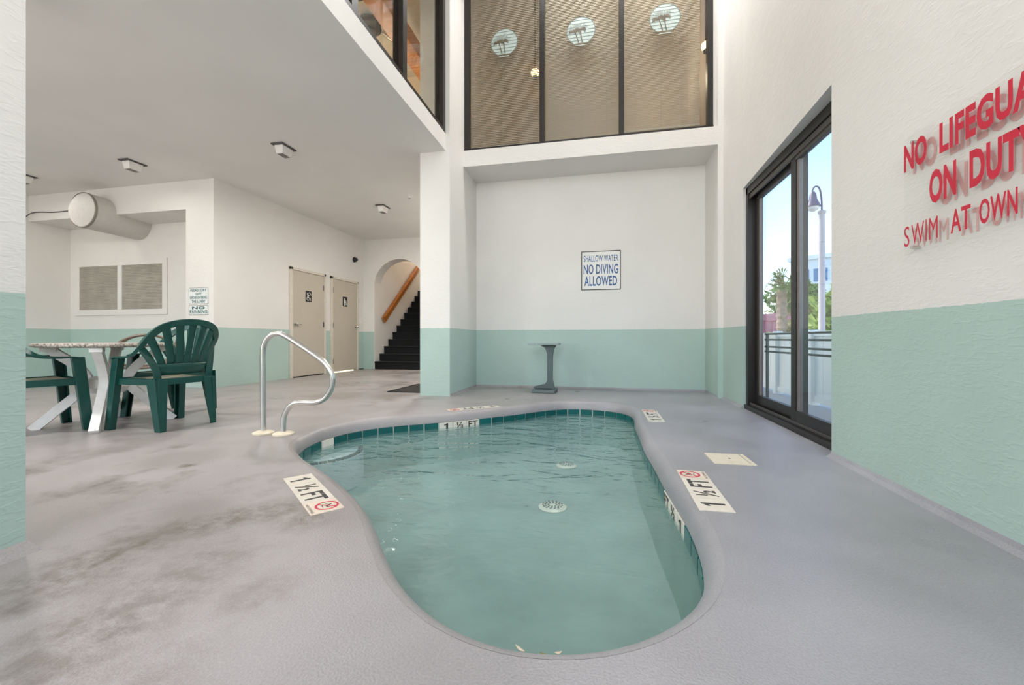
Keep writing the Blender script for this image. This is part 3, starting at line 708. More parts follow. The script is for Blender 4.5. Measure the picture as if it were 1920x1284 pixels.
# entry step under water, edged with dark tiles
SC = (-2.40, 3.18); SR = .385
MB().lathe([(0, -.225), (SR-.02, -.225), (SR, -.235), (SR, BZ+.005)], c=(SC[0], SC[1], 0), k=64).tf(TP).build('entry_step', 'plaster_step', PL, True)
for k in range(14):
    a = math.radians(-66+k*10.2); w_ = math.radians(4.4)
    mb = MB(); q = [(SC[0]+r*math.cos(x), SC[1]+r*math.sin(x)) for r, x in ((SR-.045, a-w_), (SR-.004, a-w_), (SR-.004, a+w_), (SR-.045, a+w_))]
    mb.prism(q, -.232, -.221).tf(TP).build('step_tile', 'tile_dark', PL)
for (x, y, r) in ((-.352, 3.10, .105), (-.334, 4.144, .10)):
    dc = MB().lathe([(0, BZ+.022), (r*.8, BZ+.018), (r, BZ+.006), (r, BZ+.001)], c=(x, y, 0), k=30).tf(TP).build('drain_cover', 'tile_white', PL, True)
    for rr in (.3, .5, .68):
        for k in range(int(18*rr)+3):
            an = 2*PI*k/(int(18*rr)+3); h = MB().box(-.006, .006, -.006, .006, 0, .002).tf(Matrix.Translation((x+rr*r*math.cos(an), y+rr*r*math.sin(an), BZ+.0205)))
            if k == 0 and rr == .3: holes = h
            else: holes.add(h.v, h.f)
    ho = holes.tf(TP).build('drain_holes', 'ink_black', dc); ho['kind'] = 'stuff'
wp = offset(-.0035)
wm = bmesh.new(); wv = [wm.verts.new((x, y, WZ)) for x, y in reversed(wp)]; wf = wm.faces.new(wv)
bmesh.ops.triangulate(wm, faces=[wf])
me = bpy.data.meshes.new('pool_water'); wm.to_mesh(me); wm.free(); me.materials.append(MATS['water'])
for p in me.polygons: p.use_smooth = True
wo = bpy.data.objects.new('pool_water', me); COL.objects.link(wo); tag(wo, 'rippled pale turquoise water filling the pool', 'water', kind='stuff')
# scraps floating by the near edge
for i, (x, y, rz, L, lab) in enumerate(((-.228, 1.184, -.6, .04, 'pale straw scrap floating by the near pool edge'), (-.155, 1.176, 2.9, .032, 'tan leaf scrap floating by the near pool edge'), (-.119, 1.192, .4, .024, 'small curled white scrap floating by the near pool edge'))):
    mb = MB().grid(lambda u, v: ((u-.5)*L, (v-.5)*.010*(1-(2*u-1)**2), .002+.004*(2*u-1)**2), 8, 2)
    o = mb.build('leaf_scrap', 'tile_cream' if i != 1 else 'leaf_olive', None, True); o.location = (x, y, WZ+.002); o.rotation_euler = (0, 0, rz)
    so = o.modifiers.new('solid', 'SOLIDIFY'); so.thickness = .0015
    tag(o, lab, 'debris', 'scraps on the water')

# ================================================================ DEPTH MARKERS ON THE DECK
def marker(o, right, up, L, Wd, label, order=('1', '½', 'FT', 'no')):
    M = plane_matrix((o[0], o[1], 0), (*right, 0), (*up, 0))
    e = empty('depth_marker', (o[0], o[1], 0)); tag(e, label, 'sign', 'depth markers on the deck'); e.matrix_world = M
    s = L/4; cr = []
    for k, kk in enumerate(order):
        x0 = k*s
        tl = MB().box(x0+.001, x0+s-.001, 0, Wd, -.002, .003).build('tile', 'tile_white' if kk != 'no' else 'tile_cream', e)
        I = Matrix.Identity(4)
        if kk == 'no':
            m = MB(); r = min(s, Wd*.78)*.46; cx, cy = x0+s*.52, Wd*.60
            ring(m, cx, cy, r*.80, r, 36); bar(m, cx-r*.62, cy-r*.62, cx+r*.62, cy+r*.62, r*.18); printed(m, 'red_ring', 'ink_red', I, tl, .0036)
            f = MB(); ring(f, cx-r*.15, cy+r*.35, 0, r*.11, 12); bar(f, cx-r*.1, cy+r*.25, cx+r*.25, cy-r*.1, r*.16); bar(f, cx+r*.25, cy-r*.1, cx+r*.5, cy+r*.1, r*.1); bar(f, cx-r*.45, cy-r*.35, cx+r*.35, cy-r*.4, r*.07); bar(f, cx-.15*r, cy+.2*r, cx-.45*r, cy-.05*r, r*.08)
            printed(f, 'diver_figure', 'ink_black', I, tl, .0034)
            tx = MB(); put_text(tx, 'NO DIVING', x0+s*.12, Wd*.05, s*.78, Wd*.09, .01); printed(tx, 'print', 'ink_black', I, tl, .0034)
        else:
            m = MB(); wd = {'1': s*.26, '½': s*.55, 'FT': s*.84}[kk]
            put_text(m, kk, x0+(s-wd)/2, Wd*.14, wd, Wd*.70, .025); printed(m, 'print', 'ink_black', I, tl, .0034)
marker((-1.664, 1.935), (.772, -.636), (.636, .772), .60, .140, 'depth marker by the left pool curve, brown stains beside it')
marker((.568, 1.962), (0, 1), (-1, 0), .57, .148, 'depth marker at the right pool edge nearest the cream lid')
marker((.565, 3.97), (.0, 1), (-1, 0), .64, .145, 'depth marker at the far right pool corner')
marker((-1.160, 4.574), (-.775, -.632), (.632, -.775), .585, .140, 'depth marker on the far pool side by the pier, upside down')
# skimmer lid
sk = empty('skimmer_lid', (.78, 2.83, 0)); tag(sk, 'cream rectangular skimmer lid set in the deck', 'lid'); sk.rotation_euler = (0, 0, .03)
MB().box(-.118, .118, -.115, .115, -.004, .006).build('cover_plate', 'cream_plastic', sk, bevel=.002)
MB().lathe([(.008, .006), (.008, .0075), (0, .0075)], k=12).build('finger_hole', 'ink_black', sk)
MB().box(.085, .092, -.1, .1, .006, .0075).build('edge_groove', 'vent_tan', sk)

# ================================================================ POOL HANDRAIL
hr = empty('pool_handrail', (-2.52, 2.83, 0)); tag(hr, 'looped stainless steel handrail at the pool entry', 'handrail')
P3 = [(-2.612, .0), (-2.614, .25), (-2.616, .5), (-2.616, .64), (-2.600, .715), (-2.552, .772), (-2.485, .792), (-2.417, .775), (-2.30, .712), (-2.11, .600), (-2.045, .545), (-2.0, .475), (-2.003, .385), (-2.06, .298), (-2.145, .262), (-2.285, .257), (-2.362, .232), (-2.41, .172), (-2.430, .10), (-2.431, .0)]
MB().tube(spline([(x+2.52, 0, z) for x, z in P3], 7), .021, 16).build('tube', 'steel', hr, True)
for x in (-2.612, -2.431): MB().lathe([(.078, .001), (.078, .012), (.06, .02), (.024, .026)], c=(x+2.52, 0, 0), k=26).build('escutcheon', 'cream_plastic', hr, True)

# ================================================================ CHAIRS
def make_chair():
    root = empty('patio_armchair')
    G = 'plastic_green'
    # local: +y is the front, x to the side
    def back(x, z):
        return (x, -.205-(z-.42)*.235+1.15*x*x, z)
    # seat: dished panel with rolled edge
    def seat_pt(u, v):
        y = -.215+v*.455; hw = .205+.045*v; x = (2*u-1)*hw
        z = .425-.018*math.sin(PI*v)*(1-(2*u-1)**2*.6)-(.02 if v > .97 else 0)
        return (x, y, z)
    sb = MB().grid(seat_pt, 10, 10); so = sb.build('seat', 'plastic_worn', root, True)
    sm = so.modifiers.new('solid', 'SOLIDIFY'); sm.thickness = .008
    sk_ = MB(); per = []
    for i in range(11): per.append(seat_pt(i/10, 0))
    for i in range(1, 11): per.append(seat_pt(1, i/10))
    for i in range(1, 11): per.append(seat_pt(1-i/10, 1))
    for i in range(1, 10): per.append(seat_pt(0, 1-i/10))
    sk_.sweep([(x, y, .405) for x, y, z in per], [(-.006, -.028), (.010, -.032), (.010, .016), (-.006, .022)], ups=(0, 0, 1), closed=True)
    sk_.build('seat_skirt', G, root, True)
    # front legs (L channel) running up to the arm, rear legs broad at the top
    for s in (-1, 1):
        lg = MB()
        lg.taper((s*.287, .262, 0), .014, .062, (s*.262, .205, .60), .014, .075)
        lg.taper((s*.268, .289, 0), .050, .012, (s*.240, .238, .60), .056, .012)
        lg.taper((s*.268, .236, 0), .044, .010, (s*.240, .172, .60), .05, .010)
        lg.build('leg', G, root, bevel=.003)
        lg = MB()
        lg.taper((s*.205, -.262, 0), .050, .012, (s*.195, -.225, .415), .10, .012)
        lg.taper((s*.224, -.235, 0), .012, .060, (s*.218, -.165, .415), .012, .150)
        lg.build('leg', G, root, bevel=.003)
    # arms and back arch: one ribbon
    half = [(.252, .235, .588), (.262, .17, .600), (.272, .08, .600), (.281, -.01, .612), (.287, -.085, .650), (.282, -.15, .708), (.262, -.21, .772), (.215, -.262, .835), (.125, -.300, .876), (.0, -.315, .890)]
    ups_h = [(0, .2, 1), (0, 0, 1), (.1, 0, 1), (.3, .1, 1), (.8, .2, .9), (1, .1, .45), (1, 0, .55), (.8, 0, .9), (.45, 0, 1), (0, -.1, 1)]
    pts = half+[(-x, y, z) for x, y, z in half[-2::-1]]
    ups = ups_h+[(-a, b, c) for a, b, c in ups_h[-2::-1]]
    P = spline(pts, 5); U = [tuple(v) for v in spline(ups, 5)]
    wid = []
    rb = MB()
    n_ = len(P); prof_n = 4
    # ribbon: wide and lying flat on the arms, turned upright round the arch
    vs = []; fs = []
    for i in range(n_):
        tt = (P[min(i+1, n_-1)]-P[max(i-1, 0)]).normalized(); u_ = Vector(U[i]); u_ = (u_-tt*u_.dot(tt)).normalized(); sd2 = tt.cross(u_)
        hgt = max(0, min(1, (P[i].z-.60)/.2)); a_ = .030*(1-hgt)+.010*hgt; b_ = .006*(1-hgt)+.026*hgt
        for k, (aa, bb) in enumerate(((-a_, -b_), (a_, -b_), (a_, b_), (-a_, b_))): vs.append(P[i]+sd2*aa+u_*bb)
    for i in range(n_-1):
        for k in range(4): fs.append((i*4+k, i*4+(k+1) % 4, (i+1)*4+(k+1) % 4, (i+1)*4+k))
    fs += [(3, 2, 1, 0), tuple((n_-1)*4+k for k in range(4))]
    rb.add(vs, fs).build('arm_and_back_rim', G, root, True)
    # back: lower panel with fanned slats
    def archz(x): return .882-2.0*x*x-6*x**4
    bp = MB().grid(lambda u, v: back((2*u-1)*(.198+.012*v), .455+v*.09), 12, 3); bo_ = bp.build('backrest', G, root, True)
    m_ = bo_.modifiers.new('solid', 'SOLIDIFY'); m_.thickness = .012; m_.offset = 0
    for k in range(7):
        f = (k-3)/3; sg = 1 if f >= 0 else -1
        xt, yt, zt_ = {0: (0, -.315, .882), 1: (.100, -.306, .872), 2: (.188, -.277, .842), 3: (.262, -.205, .762)}[abs(k-3)]
        xt *= sg; xb = f*.168; yb = back(xb, .53)[1]
        def sp(u, v, xb=xb, xt=xt, zt_=zt_, yb=yb, yt=yt):
            hw = .0205+.0085*v+.004*(1-v)**2; c_ = (2*u-1)*hw
            return (xb+(xt-xb)*v**1.2+c_, yb+(yt-yb)*v+.004+abs(xb)*c_*(1 if xb > 0 else -1)*2.2, .53+(zt_-.53)*v-c_*(xt-xb)*1.1*v)
        s_ = MB().grid(sp, 2, 8).build('slat', G, bo_, True); mm = s_.modifiers.new('solid', 'SOLIDIFY'); mm.thickness = .010; mm.offset = 0
    # side uprights joining legs to the rim
    for s in (-1, 1):
        q = [(s*.20, -.20, .40), (s*.214, -.195, .50), (s*.248, -.165, .60), (s*.283, -.125, .686)]
        MB().sweep(spline(q, 4), [(-.026, -.006), (.026, -.006), (.026, .006), (-.026, .006)], ups=(0, -1, .2)).build('upright', G, bo_, True)
    return root
CH = make_chair()
ctr = [((-3.675, 2.93, 0), math.radians(174-90), 'green plastic armchair with fan back facing away from the pool, front right of table'),
       ((-4.248, 3.465, 0), math.radians(279.2-90), 'green plastic armchair mostly hidden behind the nearest chair, far side of table'),
       ((-4.50, 2.50, 0), math.radians(72-90), 'green plastic armchair half hidden by the left column')]
for i, (loc, rz, lab) in enumerate(ctr):
    c = CH if i == 0 else copy_tree(CH)
    c.location = loc; c.rotation_euler = (0, 0, rz); tag(c, lab, 'chair', 'green patio armchairs')
# brown tube chair behind the table
bc = empty('tube_armchair', (-5.40, 4.02, 0), math.radians(142)); tag(bc, 'brown tube framed chair behind the speckled table', 'chair')
for s in (-1, 1):
    MB().tube(spline([(s*.27, -.24, .60), (s*.27, -.20, .74), (s*.27, -.05, .795), (s*.27, .12, .765), (s*.27, .24, .66), (s*.27, .27, .53), (s*.27, .20, .435), (s*.27, .0, .415), (s*.27, -.2, .45)], 5, True), .014, 8, True).build('arm_hoop', 'brown_tube', bc, True)
    MB().tube(spline([(s*.27, .25, .46), (s*.27, .24, .2), (s*.27, .25, .0)], 4), .013, 8).build('leg', 'brown_tube', bc, True)
    MB().tube(spline([(s*.26, -.2, .44), (s*.27, -.24, .2), (s*.27, -.28, .0)], 4), .013, 8).build('leg', 'brown_tube', bc, True)
MB().tube(spline([(-.25, -.18, .42), (-.25, -.28, .62), (-.24, -.33, .78), (-.16, -.35, .82), (.16, -.35, .82), (.24, -.33, .78), (.25, -.28, .62), (.25, -.18, .42)], 5), .013, 8).build('back_frame', 'brown_tube', bc, True)
for nm, fn in (('seat_sling', lambda u, v: ((2*u-1)*.255, -.18+v*.42, .42-.02*math.sin(PI*v))), ('back_sling', lambda u, v: ((2*u-1)*.235, -.18-v*.155, .43+v*.37))):
    o = MB().grid(fn, 6, 8).build(nm, 'brown_sling', bc, True); sm = o.modifiers.new('solid', 'SOLIDIFY'); sm.thickness = .004

# ================================================================ PATIO TABLE
tb = empty('patio_table', (-4.26, 2.875, 0)); tag(tb, 'round speckled patio table on white curved crossing legs', 'table')
MB().lathe([(0, .678), (.43, .678), (.455, .686), (.46, .696), (.455, .710), (.44, .714), (0, .714)], k=56).build('table_top', 'speckle', tb, True)
for k in range(4):
    a = math.radians(45+90*k+.8); ca, sa = math.cos(a), math.sin(a)
    p = spline([(r*ca, r*sa, z) for r, z in ((.455, .0), (.33, .13), (.17, .30), (.13, .40), (.20, .52), (.31, .62), (.37, .676))], 6)
    q = (-sa, ca, 0)
    MB().sweep(p, [(-.034, -.030), (.034, -.030), (.034, .030), (-.034, .030)], ups=q).build('leg', 'resin_white', tb, True)
    MB().box(-.05, .05, -.04, .04, .640, .677).tf(Matrix.Translation((.36*ca, .36*sa, 0)) @ Matrix.Rotation(a, 4, 'Z')).build('leg_plate', 'resin_white', tb, bevel=.004)
MB().lathe([(0, .27), (.12, .28), (.15, .33), (.14, .40), (.10, .42), (0, .42)], k=24).build('hub', 'resin_white', tb, True)

# ================================================================ SIDE TABLE IN ALCOVE
sb = empty('side_table', (-.74, 5.88, 0)); tag(sb, 'small grey pedestal side table against the alcove wall', 'table')
MB().box(-.25, .17, -.20, .20, .665, .69).build('table_top', 'table_pale', sb, bevel=.006)
prof = [(-.13, .662), (.12, .662), (.08, .60), (.055, .52), (.05, .2), (.07, .12), (.12, .06), (-.2, .05), (-.05, .10), (.0, .16), (.008, .5), (-.02, .58)]
cl = MB(); pts_c = [(-.10, .664), (.13, .664), (.09, .60), (.075, .5), (.075, .17), (.10, .07), (.12, .05), (-.19, .05), (-.19, .075), (-.03, .115), (.0, .16), (.0, .54), (-.03, .62)]
n_ = len(pts_c); cl.add([(x, -.045, z) for x, z in pts_c]+[(x, .045, z) for x, z in pts_c], [tuple(range(n_)), tuple(range(2*n_-1, n_-1, -1))]+[(i, (i+1) % n_, n_+(i+1) % n_, n_+i) for i in range(n_)])
cl.build('column', 'table_grey', sb, bevel=.006)
for s in (-1, 1):
    MB().taper((-.04, s*.15, .002), .34, .05, (-.04, s*.14, .05), .30, .04).build('foot', 'table_grey', sb, bevel=.008)
MB().box(.06, .13, -.15, .15, .012, .05).build('foot_bar', 'table_grey', sb, bevel=.008)

# ================================================================ CEILING LIGHTS
def ceiling_light(x, y, label, wx=.17, wy=.26, watts=12):
    light('ceiling_light_lamp', 'AREA', (x, y, 3.07), (0, 0, 0), watts, (1, .97, .93), .12, .16)
    e = empty('ceiling_light', (x, y, 3.2)); tag(e, label, 'light', 'box lights on the low ceiling')
    MB().box(-wx/2, wx/2, -wy/2, wy/2, -.014, 0).build('base_plate', 'bronze_grey', e, bevel=.003)
    mb = MB(); mb.taper((0, 0, -.115), wx*.55, wy*.58, (0, 0, -.014), wx*.72, wy*.74); mb.build('lens', 'lens_glass', e, bevel=.006)
    MB().box(-wx*.22, wx*.22, -wy*.24, wy*.24, -.119, -.115).build('lens_rim', 'mill_grey', e)
ceiling_light(-3.96, 4.62, 'ceiling light box nearest the pool', watts=38)
ceiling_light(-6.36, 4.59, 'ceiling light box above the patio table', watts=4)
ceiling_light(-3.95, 7.08, 'ceiling light box by the stair arch', watts=1.5)
ceiling_light(-2.95, 7.65, 'added ceiling light box hidden behind the pier', watts=46)  # added fixture, lights the passage from out of view
ceiling_light(-3.96, 2.05, 'added unseen ceiling light box over the deck left of the pool', watts=38)  # added out of view to brighten the left deck and low ceiling
ceiling_light(-6.36, 2.05, 'added unseen ceiling light box over the near side of the seating area', watts=30)  # another unseen fixture added as fill for the seating area
ceiling_light(-8.46, 4.60, 'ceiling light box cut by the left column', watts=5)
e = empty('smoke_detector', (-3.2, 6.63, 3.2)); tag(e, 'tiny white ceiling sprinkler cover by the pier', 'sprinkler')
MB().lathe([(.045, 0), (.045, -.012), (.02, -.02), (.018, -.04), (0, -.042)], k=18).build('cover', 'white_plastic', e, True)
MB().box(-.012, .012, -.012, .012, -.055, -.04).build('nozzle', 'steel', e)

# ================================================================ DUCT, VENT, WIRE
du = empty('air_duct', (-7.93, 5.0, 2.765)); tag(du, 'round white air duct stub with capped end under the recess header', 'duct'); 
r = .275
MB().tube([(0, .012, 0), (-.02, .3, 0), (-.07, .879, .005)], r, 44).build('pipe', 'duct', du, True)
MB().lathe([(r*.985, .03), (r*1.01, .03), (r*1.01, 0), (r*.97, -.006), (r*.955, .004), (r*.955, .012)], k=44, axis='y').build('rim', 'duct_rim', du, True)
MB().lathe([(0, .006), (r*.96, .006), (r*.96, .011), (0, .011)], k=44, axis='y').build('end_cap', 'duct', du, True)
ve = empty('wall_vent', (-8.41, 5.88, 1.67)); tag(ve, 'two panel louvred wall vent in the recess', 'vent')
TV = Matrix.Translation((8.41, -5.88, -1.67))
x0, x1, z0, z1 = -9.36, -7.47, 1.275, 2.06; xm = -8.415
for a in ((x0-.10, x1+.10, z1, z1+.10), (x0-.10, x1+.10, z0-.10, z0), (x0-.10, x0, z0, z1), (x1, x1+.10, z0, z1), (xm-.05, xm+.05, z0, z1)):
    MB().box(a[0], a[1], 5.855, 5.88, a[2], a[3]).tf(TV).build('frame', 'stucco_white', ve, bevel=.003)
for xa, xb in ((x0, xm-.05), (xm+.05, x1)):
    MB().box(xa, xb, 5.876, 5.879, z0, z1).tf(TV).build('backing', 'vent_tan', ve)
    sl = MB(); z = z0+.01
    while z < z1-.01:
        sl.add([(xa, 5.860, z), (xb, 5.860, z), (xb, 5.874, z+.018), (xa, 5.874, z+.018)], [(0, 1, 2, 3)]); z += .026
    so = sl.tf(TV).build('louvres', 'vent_tan', ve); so['kind'] = 'stuff'
wi = tag(MB().tube(spline([(-9.59, 5.05, 2.66), (-9.52, 5.20, 2.80), (-9.45, 5.28, 2.90), (-9.0, 5.29, 2.88), (-8.6, 5.29, 2.885), (-8.26, 5.27, 2.87)], 5), .008, 6).build('duct_wire', 'bronze_grey', None, True), 'thin grey wire running to the round duct', 'wire')

# ================================================================ SMALL WALL ITEMS
sc = empty('security_camera', (-5.78, 9.01, 2.64)); tag(sc, 'small black dome camera above the restroom door', 'camera')
MB().lathe([(.065, 0), (.065, .02), (.055, .03)], k=20, axis='x').build('base', 'black_plastic', sc, True)
MB().lathe([(.052, .03), (.05, .06), (.035, .085), (.0, .095)], k=20, axis='x').build('dome', 'black_plastic', sc, True)
MB().lathe([(.018, .088), (.018, .10), (0, .10)], k=12, axis='x').build('lens_ring', 'mill_grey', sc, True)
def plate(name, loc, normal, w_, h_, label, kind):
    e = empty(name, loc); tag(e, label, kind)
    M = plane_matrix((0, 0, 0), (-normal[1], normal[0], 0), (0, 0, 1))
    MB().box(-w_/2, w_/2, -h_/2, h_/2, 0, .006).tf(M).build('cover_plate', 'white_plastic', e, bevel=.002)
    MB().box(-w_*.12, w_*.12, -h_*.18, h_*.18, .006, .016).tf(M).build('toggle', 'white_plastic', e, bevel=.001)
plate('light_switch', (-5.49, 9.60, 1.22), (1, 0), .10, .14, 'white light switch inside the arch jamb', 'switch')
plate('light_switch', (-5.78, 9.28, 1.20), (1, 0), .08, .13, 'white light switch between restroom door and arch', 'switch')
plate('wall_outlet', (-5.865, 5.30, .47), (0, -1), .09, .14, 'white outlet cover on the mint wall behind the chairs', 'outlet')
mt = empty('floor_mat', (-2.65, 5.90, 0)); tag(mt, 'dark brown floor mat beside the pier', 'mat')
MB().box(-.285, .285, -.5, .5, .001, .009).build('mat_body', 'mat_brown', mt, bevel=.003)
MB().sweep([(-.285, -.5, .006), (.285, -.5, .006), (.285, .5, .006), (-.285, .5, .006)], [(-.012, -.005), (.012, -.005), (.012, .006), (-.012, .006)], ups=(0, 0, 1), closed=True).build('edge_binding', 'black_plastic', mt)

# ================================================================ SIGNS
def board(name, o, right, up, w_, h_, label, face, border, ink, rows, thick=.006, bw=.012):
    M = plane_matrix(o, right, up)
    e = empty(name, o); tag(e, label, 'sign'); e.matrix_world = M
    MB().box(0, w_, 0, h_, 0, thick).build('panel', face, e, bevel=.001)
    I = Matrix.Identity(4)
    if border:
        b = MB()
        for a in ((0, w_, 0, bw), (0, w_, h_-bw, h_), (0, bw, bw, h_-bw), (w_-bw, w_, bw, h_-bw)): b.add([(a[0], a[2], 0), (a[1], a[2], 0), (a[1], a[3], 0), (a[0], a[3], 0)], [(0, 1, 2, 3)])
        printed(b, 'border', border, I, e, thick+.001)
    for s_, x, y, tw, th, bo in rows:
        m = MB(); put_text(m, s_, x, y, tw, th, bo); printed(m, 'lettering', ink, I, e, thick+.001)
    return e
board('no_diving_sign', (-.289, 6.348, 1.475), (1, 0, 0), (0, 0, 1), .572, .578, 'square white sign reading SHALLOW WATER NO DIVING ALLOWED in blue', 'sign_white', 'ink_black', 'ink_blue',
      [('SHALLOW WATER', .035, .42, .50, .095, .012), ('NO DIVING', .035, .235, .50, .145, .018), ('ALLOWED', .045, .06, .475, .145, .018)])
board('dry_off_sign', (-6.233, 5.298, 1.285), (1, 0, 0), (0, 0, 1), .36, .25, 'small sign reading PLEASE DRY OFF BEFORE ENTERING THE LOBBY', 'sign_pale', 'mill_grey', 'ink_teal',
      [('PLEASE DRY', .03, .19, .30, .042, .02), ('OFF', .125, .135, .11, .04, .02), ('BEFORE ENTERING', .025, .077, .31, .045, .02), ('THE LOBBY', .05, .018, .26, .045, .02)], bw=.006)
board('no_running_sign', (-6.233, 5.298, 1.118), (1, 0, 0), (0, 0, 1), .36, .145, 'small sign reading NO RUNNING under the dry off sign', 'sign_pale', 'mill_grey', 'ink_teal',
      [('NO', .06, .085, .24, .045, .04), ('RUNNING', .018, .018, .325, .055, .02)], bw=.006)
# clear acrylic lifeguard sign with red letters
sx = 1.405
e = empty('lifeguard_sign', (sx, 2.325, 1.142)); M = plane_matrix((sx, 2.325, 1.142), (0, -1, 0), (0, 0, 1)); e.matrix_world = M
tag(e, 'clear acrylic sign with red lettering NO LIFEGUARD ON DUTY SWIM AT OWN RISK', 'sign')
WS, HS = .765, .545
MB().box(0, WS, 0, HS, -.003, .003).build('panel', 'acrylic', e)
for x in (.05, WS-.05):
    for y in (.03, HS-.03): MB().lathe([(.008, -.029), (.008, .004)], c=(x, y, 0), k=10).build('standoff', 'steel', e)
rows = [('NO', .002, .388, .142, .130, .04), ('LIFEGUARD', .214, .388, .535, .130, .04), ('ON', .158, .190, .142, .145, .04), ('DUTY', .362, .190, .265, .145, .04), ('S', .004, .038, .034, .095, .0), ('WIM', .050, .038, .155, .095, .0), ('AT', .282-.01, .038, .095, .095, .02), ('OWN', .405, .038, .150, .095, .02), ('RISK', .60, .038, .150, .095, .02)]
I = Matrix.Identity(4)
for s_, x, y, tw, th, bo in rows:
    m = MB(); put_text(m, s_, x, y, tw, th, bo); printed(m, 'lettering', 'ink_crimson', I, e, .0035)
for s_, x, y, tw, th, bo in rows:  # offset pink copies: the letters' shadow painted onto the wall
    m = MB(); put_text(m, s_, x+.008, y-.012, tw, th, bo); o = printed(m, 'lettering_shadow', 'ink_letter_shadow', I, e, -.0285); o['label'] = 'painted pink shadow of the lettering on the wall behind the clear panel'

# ================================================================ OUTSIDE
struct('ground', MB().box(1.70, 60, -20, 90, -.20, -.05), 'pave', 'pale paving outside the sliding door')
# low white wall beyond the door, panel by panel
fe = empty('low_fence', (2.5, 6.0, -.05)); tag(fe, 'low white fence outside the sliding door', 'fence')
TF = Matrix.Translation((-2.5, -6.0, .05))
for k in range(9):
    y = 1.5+k*1.05; MB().box(2.46, 2.56, y-.05, y+.05, -.05, .86).tf(TF).build('post', 'vinyl_white', fe, bevel=.006)
    if k < 8:
        for j in range(5):
            a = y+.05+j*.19; MB().box(2.50, 2.525, a+.003, a+.187, .07, .78).tf(TF).build('board', 'vinyl_white', fe)
        MB().box(2.48, 2.54, y+.05, y+1.0, .78, .84).tf(TF).build('top_rail', 'vinyl_white', fe); MB().box(2.48, 2.54, y+.05, y+1.0, .0, .07).tf(TF).build('bottom_rail', 'vinyl_white', fe)
ra = empty('guard_rail', (1.74, 4.0, -.05)); tag(ra, 'dark four bar guard rail just outside the sliding door', 'railing')
TR = Matrix.Translation((-1.74, -4.0, .05))
for z in (.80, .74, .665, .615): MB().box(1.73, 1.75, 2.9, 5.0, z-.009, z+.009).tf(TR).build('bar', 'bronze_grey', ra)
for y in (2.95, 3.62, 4.30, 4.95): MB().box(1.728, 1.752, y-.011, y+.011, -.05, .80).tf(TR).build('post', 'bronze_grey', ra)
def leaves(name, c, rx, ry, rz, n, size, mat, parent, seed, up=0):
    rn = random.Random(seed); mb = MB()
    for _ in range(n):
        while True:
            p = Vector((rn.uniform(-1, 1), rn.uniform(-1, 1), rn.uniform(-1, 1)))
            if .25 < p.length < 1: break
        q = Vector((c[0]+p.x*rx, c[1]+p.y*ry, c[2]+p.z*rz))
        d = Vector((rn.uniform(-1, 1), rn.uniform(-1, 1), rn.uniform(-.3, 1)+up)).normalized(); s_ = d.cross(Vector((rn.uniform(-1, 1), rn.uniform(-1, 1), rn.uniform(-1, 1)))).normalized(); L = size*rn.uniform(.6, 1.3)
        mb.add([q-s_*L*.18, q+d*L*.5-s_*L*.05+s_*.0, q+d*L, q+d*L*.5+s_*L*.3], [(0, 1, 2, 3)])
    o = mb.build(name, mat, parent); o['kind'] = 'stuff'; return o
def at(u, Y, z=0):
    a = (u-960)/785; th = math.atan(167/785); x = a*math.cos(th)-math.sin(th); y = a*math.sin(th)+math.cos(th); return (x/y*Y, Y, z)
# palm
p = at(1466, 17.0); pa = empty('palm_tree', (p[0], p[1], -.05)); tag(pa, 'short palm tree with rough pale trunk outside', 'tree')
tk = MB(); rings_ = []
prof = []
for k in range(25):
    z = k*.108; prof.append((.15+.035*(k % 2)+.03*math.sin(k*1.7)*.4, z))
tk.lathe(prof, k=14).build('trunk', 'bark', pa, False)
rn = random.Random(4)
for k in range(30):
    az = rn.uniform(0, 2*PI); el = rn.uniform(-.5, 1.3); L = rn.uniform(.6, .95)
    base = Vector((0, 0, 2.62)); mb = MB(); d0 = Vector((math.cos(az)*math.cos(el), math.sin(az)*math.cos(el), math.sin(el)))
    tip = base+d0*L+Vector((0, 0, -.18)); side = d0.cross(Vector((0, 0, 1))).normalized()
    mb.tube([base, base+d0*L*.55], .012, 5)
    fan = base+d0*L*.5
    for j in range(9):
        an = (j-4)*.30; dd = (d0*math.cos(an)+side*math.sin(an)); t2 = fan+dd*L*.55+Vector((0, 0, -.10-.05*abs(j-4)*.5)); sn = dd.cross(Vector((0, 0, 1))).normalized()*.03
        mb.add([fan, fan+dd*L*.3-sn, t2, fan+dd*L*.3+sn], [(0, 1, 2, 3)])
    mb.build('frond', 'leaf_green' if k % 3 else 'leaf_olive', pa)
# lamp post
p = at(1541, 12.0); lp = empty('street_lamp', (p[0], p[1], -.05)); tag(lp, 'pale street lamp post with hanging bell lantern outside', 'lamp')
MB().lathe([(.11, 0), (.11, .25), (.075, .3), (.07, 3.2), (.065, 3.95), (.09, 3.97), (.09, 4.03), (.03, 4.06)], k=16).build('pole', 'pole_grey', lp, True)
MB().tube(spline([(0, 0, 4.0), (-.01, 0, 4.35), (-.06, 0, 4.62), (-.16, 0, 4.66), (-.22, 0, 4.55)], 5), .022, 8).build('crook', 'lamp_purple', lp, True)
MB().lathe([(.03, .12), (.07, .06), (.09, -.08), (.16, -.24), (.17, -.27), (.15, -.27)], c=(-.20, 0, 4.42), k=18).build('bell_shade', 'lamp_purple', lp, True)
MB().lathe([(.13, -.27), (.12, -.33), (.06, -.38), (0, -.39)], c=(-.20, 0, 4.42), k=16).build('bulb_glass', 'lens_glass', lp, True)
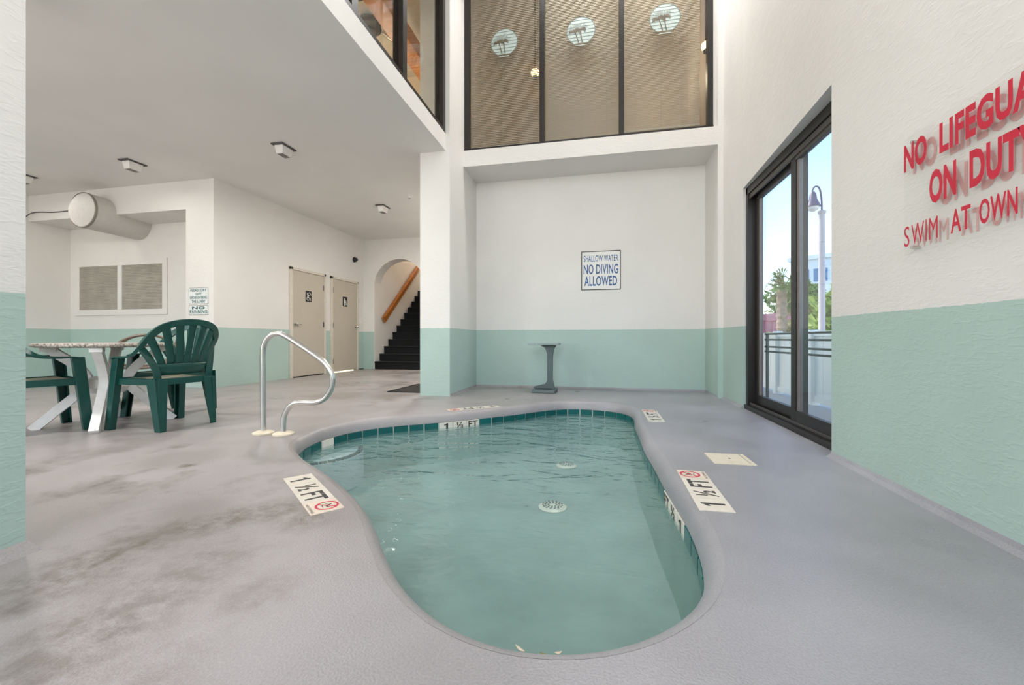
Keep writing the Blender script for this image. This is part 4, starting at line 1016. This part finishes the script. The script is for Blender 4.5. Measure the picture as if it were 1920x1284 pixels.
# shrubs
for i, (u, Y, rx, rz, n, sz, mat, lab) in enumerate((
        (1450, 14.2, .45, .38, 500, .30, 'leaf_lime', 'low bright shrub at the palm foot outside'),
        (1486, 12.6, .42, .28, 450, .26, 'leaf_olive', 'low dry shrub beside the palm outside'),
        (1524, 17.5, .7, 1.0, 1100, .42, 'leaf_olive', 'tall olive shrub left of the lamp post outside'),
        (1564, 14.0, .5, 1.1, 900, .40, 'leaf_lime', 'tall lime shrub right of the lamp post outside'),
        (1532, 10.5, .50, .33, 500, .26, 'leaf_lime', 'low lime shrub at the lamp post foot outside'),
        (1490, 28.5, 1.5, 1.4, 900, .6, 'leaf_green', 'dark tree behind the pink building outside'))):
    q = at(u, Y); e = empty('shrub', (q[0], q[1], -.05)); tag(e, lab, 'shrub', 'shrubs outside the sliding door')
    zc = rz if i != 5 else 2.9
    leaves('foliage', (0, 0, zc+.05), rx, rx, rz, n, sz, mat, e, 20+i)
    MB().taper((0, 0, 0), .08, .08, (0, 0, zc), .04, .04).build('stem', 'bark', e)
# pink building
q = at(1462, 21); pb = empty('pink_building', (q[0], q[1], -.05)); tag(pb, 'pink ribbed building behind the palm tree', 'building')
MB().box(-3.5, 1.1, 0, 4, 0, 1.62).build('wall', 'pink_wall', pb)
for k in range(15): MB().box(-3.4+k*.31, -3.3+k*.31, -.03, 0, 0, 1.6).build('rib', 'pink_wall', pb)
MB().add([(-3.6, -.1, 1.62), (1.2, -.1, 1.62), (1.2, -.1, 2.05), (-3.6, -.1, 1.70), (-3.6, 4, 1.62), (1.2, 4, 1.62), (1.2, 4, 2.05), (-3.6, 4, 1.70)], [(0, 1, 2, 3), (7, 6, 5, 4), (3, 2, 6, 7), (0, 4, 5, 1), (1, 5, 6, 2), (0, 3, 7, 4)]).build('roof', 'pink_wall', pb)
MB().box(.1, .85, -.06, -.035, .75, 1.15).build('window', 'pink_dark', pb)
# office building
q = at(1540, 46); ob = empty('office_building', (q[0], q[1], -.05), math.radians(-38)); tag(ob, 'pale office block with blue window band outside', 'building')
MB().box(-2.6, 14, 0, 8, 0, 8.6).build('wall', 'office_white', ob)
MB().box(-2.8, 14.2, -.25, 8, 8.6, 9.0).build('parapet', 'office_white', ob)
for k in range(11):
    for z in (6.4, 3.2): MB().box(-2.1+k*1.48, -1.0+k*1.48, -.06, 0, z, z+1.25).build('window', 'office_blue', ob)
MB().box(-2, 3, 2, 6, 9.0, 10.1).build('roof_block', 'vinyl_white', ob)
